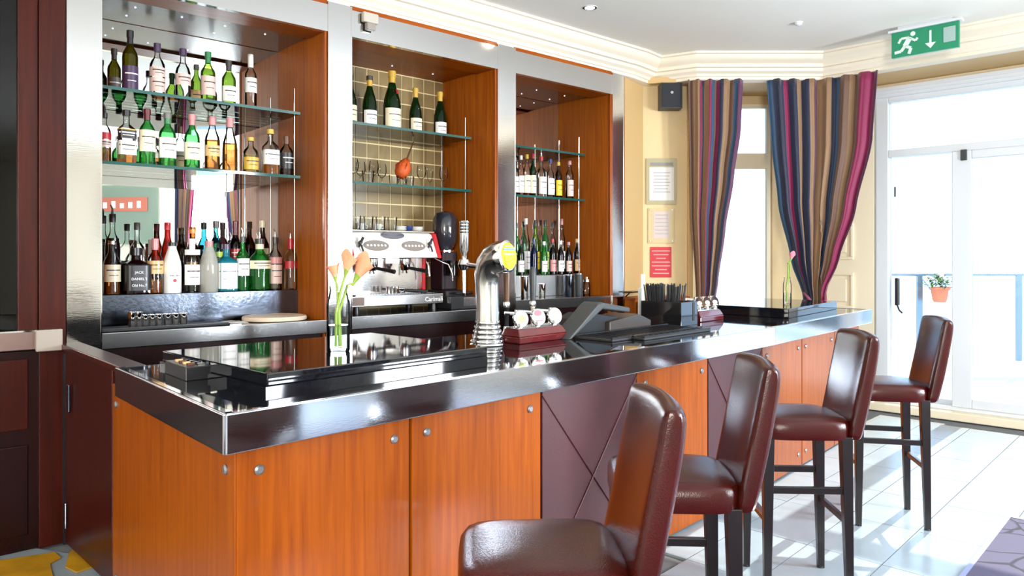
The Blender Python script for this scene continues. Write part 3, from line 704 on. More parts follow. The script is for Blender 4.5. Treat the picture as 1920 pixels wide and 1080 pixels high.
def bottle(px, d, z, top, wpx, shape, gl, label=None, cap='black', liquid=None, lvl=.5, lab='', frame='bb', lz=(.14, .46), pourer=None, script=None, neck=None, collar=None, group='bottles of the back bar', caph=.10, extra=None, name='bottle'):
    s = bbs(px, d); p = bb(s, d, z); sc_ = FPX/p.y
    H = EYE + (HOR-top)/sc_ - z; R = wpx/2/sc_
    t = thing(name, lab, 'bottle', p, ABB, group)
    pr = SH[shape]
    def prof(k, zmax=1.0, inner=0):
        out = []
        for q in pr:
            if q[1] > zmax: break
            out.append((q[0]*R*k, q[1]*H + (inner if q[1] == 0 else 0)) + tuple(q[2:3]))
        return out
    MB().lathe(prof(1), 20).build('glass_body', gl, t, smooth=40)
    if liquid:
        lp = prof(.93, lvl, .004); last = lp[-1]; lp.append((last[0], lvl*H) + tuple(last[2:3]))
        MB().lathe(lp, 20).build('liquid', liquid, t, smooth=40)
    cr = R*.44+.001
    if cap: MB().lathe([(cr, H*(1-caph)), (cr, H*1.0), (cr*.9, H*1.005)], 14).build('cap', 'paint_'+cap if ('paint_'+cap) in M else cap, t, smooth=40)
    if neck: MB().lathe([(R*.38+.0008, H*.80), (R*.38+.0008, H*(1-caph))], 14, cap=False).build('neck_foil', 'paint_'+neck, t, smooth=60)
    if pourer:
        MB().tube([(0, 0, H), (0, 0, H+.035), (-.012, -.004, H+.06)], [.009, .006, .004], 8).build('pourer', pourer, t, smooth=60)
    if label:
        labs = label if isinstance(label, list) else [(label, lz[0], lz[1])]
        sqp = 8 if shape == 'square' else (4 if shape == 'flask' else 2)
        for c, z0, z1 in labs:
            m = MB(); n = 12; vs = []
            for zz in (z0*H, z1*H):
                for i in range(n+1):
                    a = -math.pi/2 + math.radians(-78 + 156*i/n); cx, sy = math.cos(a), math.sin(a)
                    k = 1 if sqp == 2 else (abs(cx)**sqp+abs(sy)**sqp)**(-1/sqp)
                    kk = (R*(1.02 if shape == 'flask' else 1.0)+.0012)*k
                    vs.append((kk*cx, kk*sy, zz))
            m.add(vs, [(i, i+1, n+2+i, n+1+i) for i in range(n)])
            lo = m.build('paper_label', 'paint_'+c, t, smooth=60)
            inkc = 'paint_white' if c in ('black', 'maroon', 'red', 'darkgrey', 'grey', 'blue', 'purple') else 'paint_darkgrey'
            if script and (c, z0, z1) == labs[0]:
                for ln, tx in enumerate(script):
                    zz = (z0+(z1-z0)*(.72-.26*ln))*H
                    text(tx, min(.022, R*1.7/max(3, len(tx))*1.5), inkc, lo, facing((0, -R-.0022, zz)))
            elif z1-z0 > .15:
                for q in range(2):
                    pv = []; half = (50, 32)[q]; zz = (z0+(z1-z0)*(.68-.30*q))*H; hh = (.0035, .002)[q]
                    for dz in (-hh, hh):
                        for i in range(7):
                            a = -math.pi/2 + math.radians(-half + 2*half*i/6); cx, sy = math.cos(a), math.sin(a)
                            k = 1 if sqp == 2 else (abs(cx)**sqp+abs(sy)**sqp)**(-1/sqp); kk = (R*(1.02 if shape == 'flask' else 1.0)+.0022)*k
                            pv.append((kk*cx, kk*sy, zz+dz))
                    MB().add(pv, [(i, i+1, 8+i, 7+i) for i in range(6)]).build('label_print', inkc, lo)
    return t
E1 = 2.46; E2 = 2.04; L1 = 1.275
T1 = 'bottles on the upper left shelf'
bottle(244, .34, E1, 58, 27, 'wine', 'g_olive', [('purple', .10, .46)], 'black', None, .5, 'tall dark olive wine bottle, the largest on the upper left shelf', group=T1, neck='black', lz=(.1, .46))
bottle(214, .56, E1, 92, 23, 'wine', 'g_olive', 'grey', 'darkgrey', None, .5, 'olive wine bottle at the left end of the upper left shelf', group=T1, neck='darkgrey')
bottle(295, .36, E1, 82, 27, 'spirit', 'clear', [('pink', .16, .40), ('pink', .42, .58)], 'purple', None, .5, 'clear bottle with two pale pink labels and a purple cap, upper left shelf', group=T1, caph=.14)
bottle(343, .36, E1, 92, 27, 'round', 'clear', 'pink', 'purple', None, .5, 'clear bottle with a slanted pinkish label and dark cap, middle of the upper left shelf', group=T1, lz=(.34, .54), caph=.12)
bottle(368, .55, E1, 122, 20, 'wine', 'g_green', 'tan', 'darkgrey', None, .5, 'small green wine bottle with a tan label behind a clear bottle, upper left shelf', group=T1)
bottle(390, .36, E1, 98, 26, 'wine', 'g_green', 'pink', 'green', None, .5, 'bright green wine bottle with a large pale pink label, upper left shelf', group=T1, lz=(.22, .56), neck='green')
bottle(429, .36, E1, 114, 25, 'wine', 'g_green', 'white', 'darkgrey', None, .5, 'green wine bottle with a white label, second from the right on the upper left shelf', group=T1, lz=(.18, .48), neck='darkgrey')
bottle(470, .36, E1, 103, 22, 'tall', 'clear', 'white2', 'white2', None, .5, 'slender clear bottle with a pale cap at the right end of the upper left shelf', group=T1, lz=(.35, .6), caph=.22)
T2 = 'bottles on the lower left shelf'
F = .17
bottle(196, F, E2, 212, 22, 'spirit', 'clear', [('red', .46, .60), ('pink', .30, .45)], 'black', 'l_amber', .28, 'red and pink labelled whisky bottle with a pourer, half behind the steel pilaster', group=T2, pourer='black')
bottle(237, F, E2, 207, 30, 'square', 'clear', [('black', .46, .62), ('gold', .62, .64), ('white2', .16, .42)], 'black', 'l_amber', .40, 'square whisky bottle with a slanting black label, lower left shelf', group=T2)
bottle(276, F, E2, 205, 28, 'spirit', 'g_green2', 'cream', 'maroon', None, .3, 'green whiskey bottle with a big cream label and dark red neck foil', group=T2, lz=(.24, .62), neck='maroon')
bottle(314, F, E2, 213, 30, 'spirit', 'g_green2', 'white', 'grey', None, .3, 'green whisky bottle with a white label and grey cap', group=T2, lz=(.16, .54), neck='green')
bottle(360, F, E2, 215, 28, 'round', 'g_green2', 'cream', 'rose', None, .3, 'round shouldered green whisky bottle with a cream label and red capsule', group=T2, lz=(.16, .48), neck='rose')
bottle(398, F, E2, 219, 27, 'long', 'clear', 'tan', 'rose', 'l_amber', .56, 'clear long necked bottle of amber whisky with a tan label', group=T2, lz=(.26, .46), caph=.16)
bottle(431, F, E2, 221, 27, 'champ', 'clear', None, 'rose', 'l_amber', .52, 'bell shaped bottle of bright amber spirit without a label', group=T2, caph=.18)
bottle(470, F, E2, 258, 28, 'round', 'clear', 'gold', 'gold', 'l_gold', .5, 'short pale gold bottle with a yellow label, lower left shelf', group=T2, lz=(.1, .44))
bottle(507, F, E2, 243, 28, 'flask', 'clear', 'white', 'gold', 'l_amber', .5, 'oval flask of amber rum with a white label and gold stopper', group=T2, lz=(.22, .54))
bottle(537, F, E2, 256, 25, 'spirit', 'clear', 'black', 'brown', 'l_dark', .22, 'small bottle with a dark label at the right end of the lower left shelf', group=T2, lz=(.18, .58), caph=.2)
bottle(338, .45, E2, 238, 22, 'spirit', 'clear', 'white', 'brown', 'l_gold', .42, 'clear bottle of golden spirit with a brown cap behind the green bottles', group=T2, caph=.14)
T3 = 'spirit bottles on the left ledge, front row'
bottle(210, .47, L1, 452, 29, 'long', 'clear', 'cream', 'chrome', 'l_amber', .30, 'whiskey bottle with a plain cream label and shiny top at the left of the ledge', group=T3, lz=(.24, .56), caph=.06)
bottle(255, .48, L1, 465, 44, 'square', 'l_dark', [('black', .08, .62)], 'black', None, .5, 'broad square black label whiskey bottle on the left ledge', group=T3, script=['JACK', 'DANIEL\'S', 'Old No.7'], caph=.16, extra=1)
bottle(291, .47, L1, 448, 28, 'spirit', 'clear', 'tan', 'rose', 'l_amber', .26, 'clear bottle with a peach label, copper capsule and a little amber left', group=T3, lz=(.36, .60), neck='rose', caph=.16)
bottle(323, .47, L1, 455, 32, 'malibu', 'malibu', None, 'black', None, .5, 'opaque white coconut rum bottle with a black cap', group=T3, caph=.07)
bottle(360, .47, L1, 448, 28, 'spirit', 'clear', [('white', .14, .52), ('white', .70, .80)], 'white', None, .5, 'clear rum bottle with white label and white neck', group=T3, neck='white')
bottle(392, .47, L1, 452, 33, 'malibu', 'g_frost', None, 'rose', None, .5, 'frosted white bottle with a red ring at its neck', group=T3, caph=.10)
bottle(424, .47, L1, 458, 34, 'square', 'g_turq', [('white', .06, .60)], 'purple', None, .5, 'square turquoise gin bottle with a tall white label', group=T3, lz=(.06, .6))
bottle(455, .47, L1, 444, 24, 'spirit', 'g_green2', 'white', 'darkgrey', None, .5, 'slim green gin bottle with a white label and a pourer', group=T3, lz=(.28, .60), pourer='chrome')
bottle(487, .47, L1, 448, 40, 'round', 'g_green2', 'cream', 'darkgrey', None, .5, 'broad green gin bottle with a cream band label', group=T3, lz=(.42, .58), pourer='chrome', neck='cream')
bottle(516, .47, L1, 445, 25, 'spirit', 'clear', [('rose', .50, .62), ('pink', .12, .48)], 'darkgrey', None, .5, 'clear vodka bottle with a rose and pink label and a pourer', group=T3, pourer='chrome')
bottle(545, .44, L1, 448, 25, 'spirit', 'clear', [('red', .42, .56)], 'red', None, .5, 'clear vodka bottle with a red capsule at the right end of the left ledge', group=T3, pourer='chrome', neck='red', caph=.18)
for t_ in [o for o in COL.objects if o.type == 'EMPTY' and str(o.get('label', '')).startswith('opaque white coconut')]:
    gb = [c for c in t_.children if c.name.startswith('glass_body')][0]; r_ = max(v.co.x for v in gb.data.vertices)
    text('MALIBU', .017, 'paint_darkgrey', gb, facing((0, -r_-.001, .11)))
    MB().lathe([(.011, 0), (.011, .002)], 12, Matrix.Translation((0, -r_, .08)) @ Matrix.Rotation(math.pi/2, 4, 'X')).build('emblem', 'paint_red', gb)
T4 = 'spirit bottles on the left ledge, back row'
D4 = .61
bottle(211, D4, L1, 402, 26, 'spirit', 'clear', None, 'black', 'l_dark', .70, 'bottle of nearly black liqueur with a pourer in the back row', group=T4, pourer='black')
bottle(257, D4, L1, 418, 24, 'square', 'clear', 'cream', 'darkgrey', 'l_amber', .4, 'clear square bottle with a flat dark stopper in the back row', group=T4, caph=.10)
bottle(314, D4, L1, 418, 24, 'long', 'g_red', 'maroon', 'red', None, .5, 'bright red bitter bottle in the back row', group=T4, neck='orange')
bottle(361, D4, L1, 426, 26, 'long', 'g_brown', 'tan', 'orange', None, .5, 'brown liqueur bottle with an orange cap in the back row', group=T4)
bottle(405, D4, L1, 415, 26, 'wine', 'g_teal', 'lime', 'darkgrey', None, .5, 'dark teal bottle with a lime green label in the back row', group=T4, lz=(.3, .56))
bottle(441, D4, L1, 415, 24, 'wine', 'g_dark', 'red', 'maroon', None, .5, 'nearly black bottle with a round red label in the back row', group=T4, lz=(.42, .6), neck='maroon')
bottle(492, D4, L1, 414, 25, 'wine', 'g_brown', 'cream', 'cream', 'l_red', .5, 'brown vermouth bottle with a cream cap in the back row', group=T4, lz=(.3, .6))
T5 = 'champagne bottles on the upper middle shelf'
bottle(656, .34, E1, 140, 26, 'champ', 'g_dkgreen', 'cream', 'black', None, .5, 'dark champagne bottle half hidden by the steel pilaster', group=T5, lz=(.1, .4), neck='black')
bottle(693, .34, E1, 143, 27, 'champ', 'g_dkgreen', 'white', 'darkgrey', None, .5, 'champagne bottle with a black topped foil and silver label', group=T5, lz=(.08, .34), neck='gold', caph=.08)
bottle(735, .36, E1, 134, 33, 'champ', 'g_dkgreen', 'cream', 'gold', None, .5, 'large champagne bottle with a red seal below the gold foil', group=T5, lz=(.06, .38), neck='gold')
bottle(779, .38, E1, 166, 24, 'champ', 'g_dkgreen', 'cream', 'gold', None, .5, 'champagne bottle with a shield shaped cream label', group=T5, lz=(.08, .36), neck='gold')
bottle(825, .42, E1, 173, 24, 'champ', 'g_dkgreen', 'white', 'gold', None, .5, 'champagne bottle with gold foil at the right end of the middle shelf', group=T5, lz=(.08, .36), neck='gold')
for t_ in [o for o in COL.objects if o.type == 'EMPTY' and str(o.get('label', '')).startswith('large champagne')]:
    gb = [c for c in t_.children if c.name.startswith('glass_body')][0]; H_ = max(v.co.z for v in gb.data.vertices)
    MB().lathe([(.022, 0), (.022, .003)], 14, Matrix.Translation((.008, -.040, .66*H_)) @ Matrix.Rotation(math.radians(70), 4, 'X')).build('red_seal', 'paint_red', t_)
T6 = 'bottles on the lower right shelf'; F6 = .30
R6 = [(966, 296, 13, 'spirit', 'clear', 'white', 'grey', None, 'clear bottle with a white label at the left end of the lower right shelf'),
      (977, 292, 12, 'spirit', 'clear', 'white', 'white2', None, 'slim clear bottle with silver cap, second on the lower right shelf'),
      (988, 290, 14, 'long', 'clear', 'cream', 'gold', 'l_red', 'cream labelled bottle of dark red liqueur with a gold cap'),
      (999, 289, 12, 'spirit', 'g_dkgreen', 'cream', 'red', None, 'dark green bottle with a bright red cap on the lower right shelf'),
      (1015, 294, 16, 'square', 'clear', 'white', 'red', None, 'square clear bottle with a white label and red cap, lower right shelf'),
      (1032, 299, 15, 'round', 'clear', 'white', 'blue', None, 'round clear bottle with a blue cap, lower right shelf'),
      (1047, 304, 14, 'spirit', 'g_brown', 'yellow', 'gold', None, 'bottle with a bright yellow label on the lower right shelf'),
      (1068, 302, 15, 'tall', 'clear', 'pink', 'rose', None, 'clear bottle with a pink striped label at the right end of the lower right shelf')]
for px, tp, wd, shp, gl, lb, cp, lq, la in R6:
    bottle(px, F6, E2, tp, wd, shp, gl, lb, cp, lq, .4, la, group=T6, lz=(.08, .5), pourer='chrome' if px in (1015,) else None)
T7 = 'bottles on the right ledge'; LR = 1.34
R7 = [(967, .52, 418, 16, 'spirit', 'g_green2', 'grey', 'darkgrey', 'green bottle with a dark cap at the left of the right ledge, back row'),
      (986, .52, 410, 15, 'long', 'clear', 'white', 'white2', 'tall clear bottle with a pale neck, back row of the right ledge'),
      (1004, .52, 413, 15, 'long', 'g_green', 'yellow', 'darkgrey', 'green bottle with a yellow and orange label, back row of the right ledge'),
      (1022, .52, 414, 15, 'spirit', 'g_green2', 'lime', 'darkgrey', 'vivid green liqueur bottle with a lime label, back row of the right ledge'),
      (1036, .54, 418, 13, 'spirit', 'clear', 'tan', 'darkgrey', 'slim clear bottle with a tan label, back row of the right ledge'),
      (1053, .52, 411, 13, 'tall', 'clear', 'white2', 'rose', 'very tall clear bottle with a copper top, back row of the right ledge'),
      (976, .39, 450, 14, 'wine', 'g_dkgreen', 'white', 'maroon', 'small dark green mixer bottle with a white label on the right ledge'),
      (1001, .39, 448, 14, 'wine', 'g_blue', None, 'blue', 'cobalt blue bottle on the right ledge'),
      (1020, .39, 453, 13, 'wine', 'g_green2', 'white', 'white', 'green mixer bottle with a white neck label on the right ledge'),
      (1036, .39, 448, 14, 'wine', 'g_dark', 'rose', 'red', 'dark bottle with a rose label and red cap on the right ledge'),
      (1051, .39, 452, 13, 'wine', 'g_dark', 'white', 'white2', 'dark bottle with a white label and silver neck on the right ledge'),
      (1066, .39, 454, 13, 'wine', 'g_dark', 'pink', 'rose', 'dark mixer bottle with a pink label on the right ledge'),
      (1082, .41, 448, 14, 'spirit', 'g_brown', 'tan', 'tan', 'brown bottle with a tall tan label at the right end of the ledge')]
for px, d_, tp, wd, shp, gl, lb, cp, la in R7:
    bottle(px, d_, LR, tp, wd, shp, gl, lb, cp, None, .4, la, group=T7, lz=(.1, .42))
sb = bottle(1113, .24, 1.15, 508, 14, 'round', 'l_red', 'white', 'green', None, .5, 'small red sauce bottle with a green cap at the end of the right counter', group=None, lz=(.15, .45), caph=.2)
# steel tins and jar on the right counter
def tin(px, d, z, top, wpx, mat, lab, cat='cup'):
    p = bb(bbs(px, d), d, z); k = FPX/p.y; H = EYE+(HOR-top)/k-z; R = wpx/2/k
    t = thing('cocktail_tin', lab, cat, p, ABB)
    MB().lathe([(R*.85, 0), (R*.88, .004), (R, H), (R*.94, H), (R*.82, .01), (.001, .01)], 24).build('tin_body', mat, t, smooth=40)
    MB().lathe([(R*1.0, H-.006), (R*1.05, H-.004), (R*1.05, H), (R*.98, H)], 24, cap=False).build('rim', 'chrome', t, smooth=40)
    return t
tin(983, .22, 1.15, 518, 17, 'steel_bright', 'tall bright cocktail tin in front of the right ledge')
tin(1016, .24, 1.15, 532, 15, 'steel_bright', 'short cocktail tin in front of the right ledge')
tin(1066, .24, 1.15, 515, 22, 'steel_worn', 'wide dark steel tin at the right end of the right ledge')
tin(1085, .24, 1.15, 513, 18, 'grey_dark', 'dark grey cocktail tin next to the glass jar')
j = thing('glass_jar', 'small clear glass jar beside the red sauce bottle', 'jar', bb(bbs(1100, .24), .24, 1.15), ABB)
MB().lathe([(.030, 0), (.036, .01), (.036, .09), (.028, .105), (.028, .12)], 18).build('jar_glass', 'clear', j, smooth=40)
MB().lathe([(.030, .12), (.032, .122), (.032, .145), (.012, .152), (.012, .17), (.001, .172)], 18).build('lid', 'steel', j, smooth=40)
# ================================================================ things on the bar
def spin(prof, mat, name, parent, loc=(0, 0, 0), n=24, rot=None, smooth=40, cap=True):
    T = Matrix.Translation(loc)
    if rot is not None: T = T @ rot
    return MB().lathe(prof, n, T, cap=cap).build(name, mat, parent, smooth=smooth)
RX = lambda a: Matrix.Rotation(math.radians(a), 4, 'X')
RY = lambda a: Matrix.Rotation(math.radians(a), 4, 'Y')
RZ = lambda a: Matrix.Rotation(math.radians(a), 4, 'Z')
ZP = ZB+.064
# beer font; local -y faces the customers
f0 = Vector((-.125, 3.76, ZB))
ft = thing('beer_font', 'curved chrome beer font with a round yellow lens', 'beer tap', f0, ABF)
spin([(.088, 0), (.090, .004), (.086, .012)], 'chrome', 'base_plate', ft)
for k in range(5):
    z0 = .012+.024*k; rr = .086-.0055*k
    spin([(rr-.010, z0), (rr-.004, z0+.003), (rr, z0+.009), (rr-.001, z0+.016), (rr-.010, z0+.021)], 'chrome', 'base_ring', ft)
    spin([(rr-.014, z0+.019), (rr-.014, z0+.026)], 'black', 'ring_gap', ft, cap=False)
path = [(0, 0, .12), (0, 0, .22), (0, .004, .30), (0, .002, .355), (0, -.018, .405), (0, -.055, .437), (0, -.095, .449), (0, -.128, .450)]
nk = MB().tube(path, [.060, .058, .060, .066, .074, .080, .082, .080], 28).build('neck', plain('satin_steel', (.74, .73, .71), .2, 1), ft, smooth=60)
hd = thing_T = Matrix.Translation((0, -.13, .452)) @ RZ(10) @ RX(84)
MB().lathe([(.078, -.03), (.080, -.01), (.080, .012), (.070, .018)], 32, hd).build('lens_bezel', 'chrome', ft, smooth=40)
ln = MB().lathe([(.070, .016), (.066, .020), (.001, .023)], 32, hd).build('lens', 'yellow_print', ft, smooth=40)
MB().lathe([(.050, .0225), (.050, .0235)], 24, hd @ Matrix.Translation((.006, -.020, 0)) @ Matrix.Diagonal((1, .75, 1, 1))).build('lens_print', 'amber_print', ln)
MB().box((-.05, .028, .0225), (.05, .038, .0245), hd).build('lens_print', 'blue_print', ln)
MB().box((-.038, .046, .0215), (.03, .051, .0245), hd).build('lens_print', 'blue_print', ln)
for q, (w_, y_) in enumerate(((.05, .006), (.044, -.012), (.036, -.03))):
    MB().box((-w_, y_, .0225), (w_*.8, y_+.005, .0245), hd).build('lens_print', 'amber_print' if q else 'white_text', ln)
tp = MB().tube([(0, .06, .40), (0, .12, .405), (0, .16, .41)], .014, 12).build('tap_arm', 'chrome', ft, smooth=60)
spin([(.001, -.034), (.024, -.026), (.034, 0), (.024, .026), (.001, .034)], 'chrome', 'valve', tp, (0, .175, .41))
spin([(.012, 0), (.013, .03), (.022, .05), (.024, .19), (.026, .20), (.02, .205)], 'chrome', 'tap_handle', tp, (0, .175, .435))
for k in range(4): spin([(.0262, 0), (.0262, .008)], 'black', 'grip_ring', tp, (0, .175, .575+.016*k))
spin([(.009, -.13), (.009, 0)], 'chrome', 'spout', tp, (0, .175, .39))
# keg tap rows with round badges
def tap_row(u, q, lab, n=3, L=.385, badge=None):
    t = thing('tap_bank', lab, 'beer tap', bf(u, q, ZB), ABF, 'wooden banks of small taps')
    MB().prism([(0, 0), (L, 0), (L, .13), (0, .13)], 0, .035).build('wood_base', 'maroon_wood', t, bevel=.006)
    MB().add([(0, 0, .035), (L, 0, .035), (L, .13, .035), (0, .13, .035), (.012, .022, .075), (L-.02, .022, .075), (L-.02, .12, .075), (.012, .12, .075)], [(3, 2, 1, 0), (4, 5, 6, 7), (0, 1, 5, 4), (1, 2, 6, 5), (2, 3, 7, 6), (3, 0, 4, 7)]).build('wood_crown', 'maroon_wood', t, bevel=.005)
    B((.015, .03, .075), (L-.03, .115, .082)).build('drip_plate', 'steel', t)
    for k in range(n):
        x = .06+k*(L-.11)/(n-1)
        spin([(.010, 0), (.010, .022), (.006, .03)], 'chrome', 'stud', t, (x-.02, .03, .075), 12)
        st = spin([(.016, .0), (.012, .02), (.012, .09)], 'chrome', 'tap_stem', t, (x, .08, .08), 14)
        R_ = Matrix.Translation((x, .05, .125)) @ RZ(-12) @ RX(78)
        MB().lathe([(.040, -.02), (.046, -.008), (.047, .004), (.043, .008)], 24, R_).build('badge_rim', 'chrome', t, smooth=40)
        bd = MB().lathe([(.043, .006), (.001, .009)], 24, R_).build('badge_face', badge[k][0], t, smooth=40)
        MB().lathe([(.020, .0085), (.020, .0098)], 18, R_ @ Matrix.Translation((badge[k][2], badge[k][3], 0)) @ Matrix.Diagonal((1.2, .8, 1, 1))).build('badge_print', badge[k][1], bd)
        MB().box((-.025, -.022, .008), (.025, -.016, .0098), R_).build('badge_print', badge[k][1], bd)
        MB().tube([(x, .09, .15), (x-.05, .12, .155)], .009, 10).build('tap_lever', 'chrome', st)
    return t
plain('badge_cream', '#f0e6cf', .3, coat=.3); plain('badge_green', '#b4bd56', .4); plain('badge_pink', '#e8d3c2', .3); plain('badge_red', '#cf3346', .35); plain('badge_black', '#2a2a2c', .3); plain('badge_sil', '#c9cdd2', .2, metal=.6)
tap_row(bfu(975, .55), .55, 'maroon wooden tap bank with three round badges, next to the chrome beer font', badge=[('badge_cream', 'badge_green', 0, 0), ('badge_pink', 'badge_red', -.004, .022), ('badge_black', 'badge_sil', -.006, .006)])
tap_row(bfu(1314, .52), .52, 'smaller maroon tap bank at the far end, behind the black straw caddy', L=.33, badge=[('badge_sil', 'badge_pink', 0, 0), ('badge_cream', 'badge_pink', 0, 0), ('badge_sil', 'badge_cream', 0, 0)])
# hand pump handles
def hand_pump(px, q, top, ybase, lab, mats):
    u = bfu(px, q); p = bf(u, q, ZB); k = FPX/p.y; H = EYE+(HOR-top)/k-ZB
    t = thing('hand_pump', lab, 'hand pump', p, ABF, 'beer engine handles')
    spin([(.028, 0), (.030, .006), (.02, .02), (.016, .05)], 'chrome', 'pump_base', t)
    spin([(.012, .05), (.013, H*.38), (.018, H*.40)], mats[0], 'lower_shaft', t)
    spin([(.019, H*.40), (.020, H*.42), (.020, H*.46), (.017, H*.48)], 'chrome', 'ferrule', t)
    spin([(.015, H*.48), (.019, H*.62), (.022, H*.85), (.020, H*.96), (.010, H), (.001, H)], mats[1], 'handle', t)
hand_pump(950, .92, 498, 605, 'brown wooden hand pump handle with a chrome ferrule behind the beer font', ('black', 'brown_handle'))
hand_pump(999, .90, 500, 600, 'dark topped hand pump handle with an ivory shaft behind the round badges', ('ivory', 'grey_dark'))
# till
tl_ = thing('till_terminal', 'dark grey touch screen till seen from behind, in the middle of the bar', 'till', bf(bfu(1066, .50), .50, ZB), ABF)
def slab_uz(poly, y0, y1):     # polygon in (along, up) extruded across
    T = Matrix(((1, 0, 0, 0), (0, 0, -1, 0), (0, 1, 0, 0), (0, 0, 0, 1)))
    return MB().prism(poly, -y1, -y0, T)
slab_uz([(0, .0), (.03, .0), (.34, .165), (.315, .19), (.27, .18)], 0, .13).build('screen_housing', 'grey_dark', tl_, bevel=.008)
slab_uz([(.27, .18), (.30, .192), (.60, .145), (.60, .115), (.32, .15)], .01, .13).build('top_cover', 'grey_dark', tl_, bevel=.008)
slab_uz([(.12, .0), (.55, .0), (.55, .09), (.34, .12), (.24, .09)], .06, .28).build('body', 'black', tl_, bevel=.004)
slab_uz([(.42, .0), (.86, .0), (.86, .055), (.72, .10), (.42, .07)], .03, .25).build('receipt_printer', plain('printer_brown', '#3a322c', .35), tl_, bevel=.008)
for k, (u_, q_, L_, W_) in enumerate(((2.22, .20, .95, .26), (2.40, .12, .72, .08))):
    mt = thing('bar_mat', ['long ribbed black bar mat in front of the till', 'narrow black drip mat at the front edge, before the till'][k], 'bar mat', bf(u_, q_+.06, ZB), ABF, 'rubber mats on the bar')
    MB().box((0, 0, 0), (L_, W_, .014)).build('mat_base', 'black_matt', mt, bevel=.004)
    MB().box((0, 0, .014), (L_, .012, .022)).build('mat_lip', 'black', mt); MB().box((0, W_-.012, .014), (L_, W_, .022)).build('mat_lip', 'black', mt)
    rb = MB()
    for i in range(22 if k == 0 else 12): rb.box((.02+i*L_*.043*(1 if k == 0 else 1.9), .02, .014), (.03+i*L_*.043*(1 if k == 0 else 1.9), W_-.02, .019))
    rb.build('ribs', 'black', mt)['kind'] = 'stuff'
# caddy with straws
cd = thing('straw_caddy', 'black bar caddy holding a bundle of dark straws', 'caddy', bf(3.25, .46, ZB), ABF)
MB().box((0, 0, 0), (.21, .006, .155)).box((0, .30, 0), (.21, .306, .155)).box((0, .006, 0), (.006, .30, .155)).box((.204, .006, 0), (.21, .30, .155)).box((.006, .006, 0), (.204, .30, .01)).build('box', 'black_gloss', cd, bevel=.002)
B((.105, .006, .01), (.11, .30, .15)).build('divider', 'black', cd); B((.145, -.002, .03), (.17, .0, .15)).build('slot', 'dark_ink', cd)
rs = random.Random(5); sm = MB()
for k in range(90):
    x = rs.uniform(.02, .10); y = rs.uniform(.04, .27); a = (x-.06)*.25; b = (y-.16)*.25
    sm.tube([(x, y, .012), (x+a, y+b, .262+rs.uniform(-.01, .015))], .004, 5)
sm.build('straws', 'black', cd)['kind'] = 'stuff'
B((.125, .10, .012), (.128, .2, .27)).build('card_holder', 'clear', cd)
mc = thing('menu_cards', 'two upright white menu cards behind the straw caddy', 'card', bf(3.30, .82, ZB), ABF)
B((0, 0, 0), (.07, .004, .24)).build('card', 'paper', mc); B((.06, .02, 0), (.11, .024, .33)).build('card', plain('card_rose', '#d8b8a8', .6), mc)
B((-.01, -.02, 0), (.12, .04, .02)).build('card_stand', 'black', mc)
# vases
def vase(p, lab, r, H, flowers, stemh):
    t = thing('flower_vase', lab, 'vase', p, ABF)
    spin([(r*.92, 0), (r, .006), (r, H*.72), (r*.80, H*.86), (r*.72, H*.92), (r*.80, H)], 'clear_thin', 'vase_glass', t, cap=False)
    spin([(r*.92, 0), (r*.95, .016), (.001, .016)], 'clear', 'vase_foot', t)
    spin([(r*.94, .018), (r*.94, H*.40), (.001, H*.40)], 'water', 'water', t)
    for i, (x0, x1, y1, tall, mat, s) in enumerate(flowers):
        st = MB().tube([(x0, 0, .02), (x0*.6, .004, H*.6), (x1*.5, y1*.5, H*1.0), (x1*.8, y1*.8, tall-.05)], .006, 8).build('stem', 'stem_green', t, smooth=60)
        m = MB(); n = 18; rows = 7; d = Vector((x1*.6, y1, .09)).normalized()
        ax = d.cross(Vector((0, 0, 1))).normalized() if abs(d.z) < .99 else Vector((1, 0, 0)); ay = ax.cross(d)
        o = Vector((x1*.75, y1*.75, tall-.06))
        def fn(u, v):
            a = 2*math.pi*u; rr = s*(.12+.88*v**1.6); flare = s*2.6*v + s*(1.0*max(0, math.cos(a-.6))**3)*v**2
            return o + d*flare + ax*(rr*math.cos(a)) + ay*(rr*math.sin(a))
        m.grid(fn, n, rows); m.mi = [1 if q < n*3 else 0 for q in range(len(m.f))]; m.build('calla_bloom', [mat, 'stem_green'], st, smooth=180)
        MB().tube([o, o+d*s*2.0], [s*.12, s*.06], 8).build('spadix', 'amber_print', st)
    return t
vase((-.708, 3.00, ZP), 'tall glass vase of orange calla lilies on the near raised end of the bar', .047, .27, [(-.012, .03, -.01, .35, 'calla', .036), (.006, .0, .02, .33, 'calla', .030), (.012, .075, -.02, .325, 'calla', .042)], .3)
p_ = bf(0, 0); vase((X(1476, 6.0), 6.0, ZB+.07), 'slim glass vase with one pink calla at the far end of the bar', .034, .22, [(-.01, .055, -.01, .40, 'calla_pink', .026), (-.012, .03, 0, .36, 'stem_green', .012)], .3)
# little tray with trinkets on the near ledge
ad = math.atan2(DE.y, DE.x)
tb = thing('black_tray', 'small black tray of bits on the near left ledge', 'tray', C0 + DE*.66 + DA*.10 + Vector((0, 0, ZB)), ad)
B((0, -.10, 0), (.24, 0, .05)).build('tray_box', 'black', tb, bevel=.003)
for k in range(9):
    B((.02+.022*k, -.075+.03*(k % 2), .05), (.034+.022*k, -.05+.03*(k % 2), .058)).build('trinket', ('steel', 'paint_brown', 'steel_worn', 'paint_tan')[k % 4], tb)
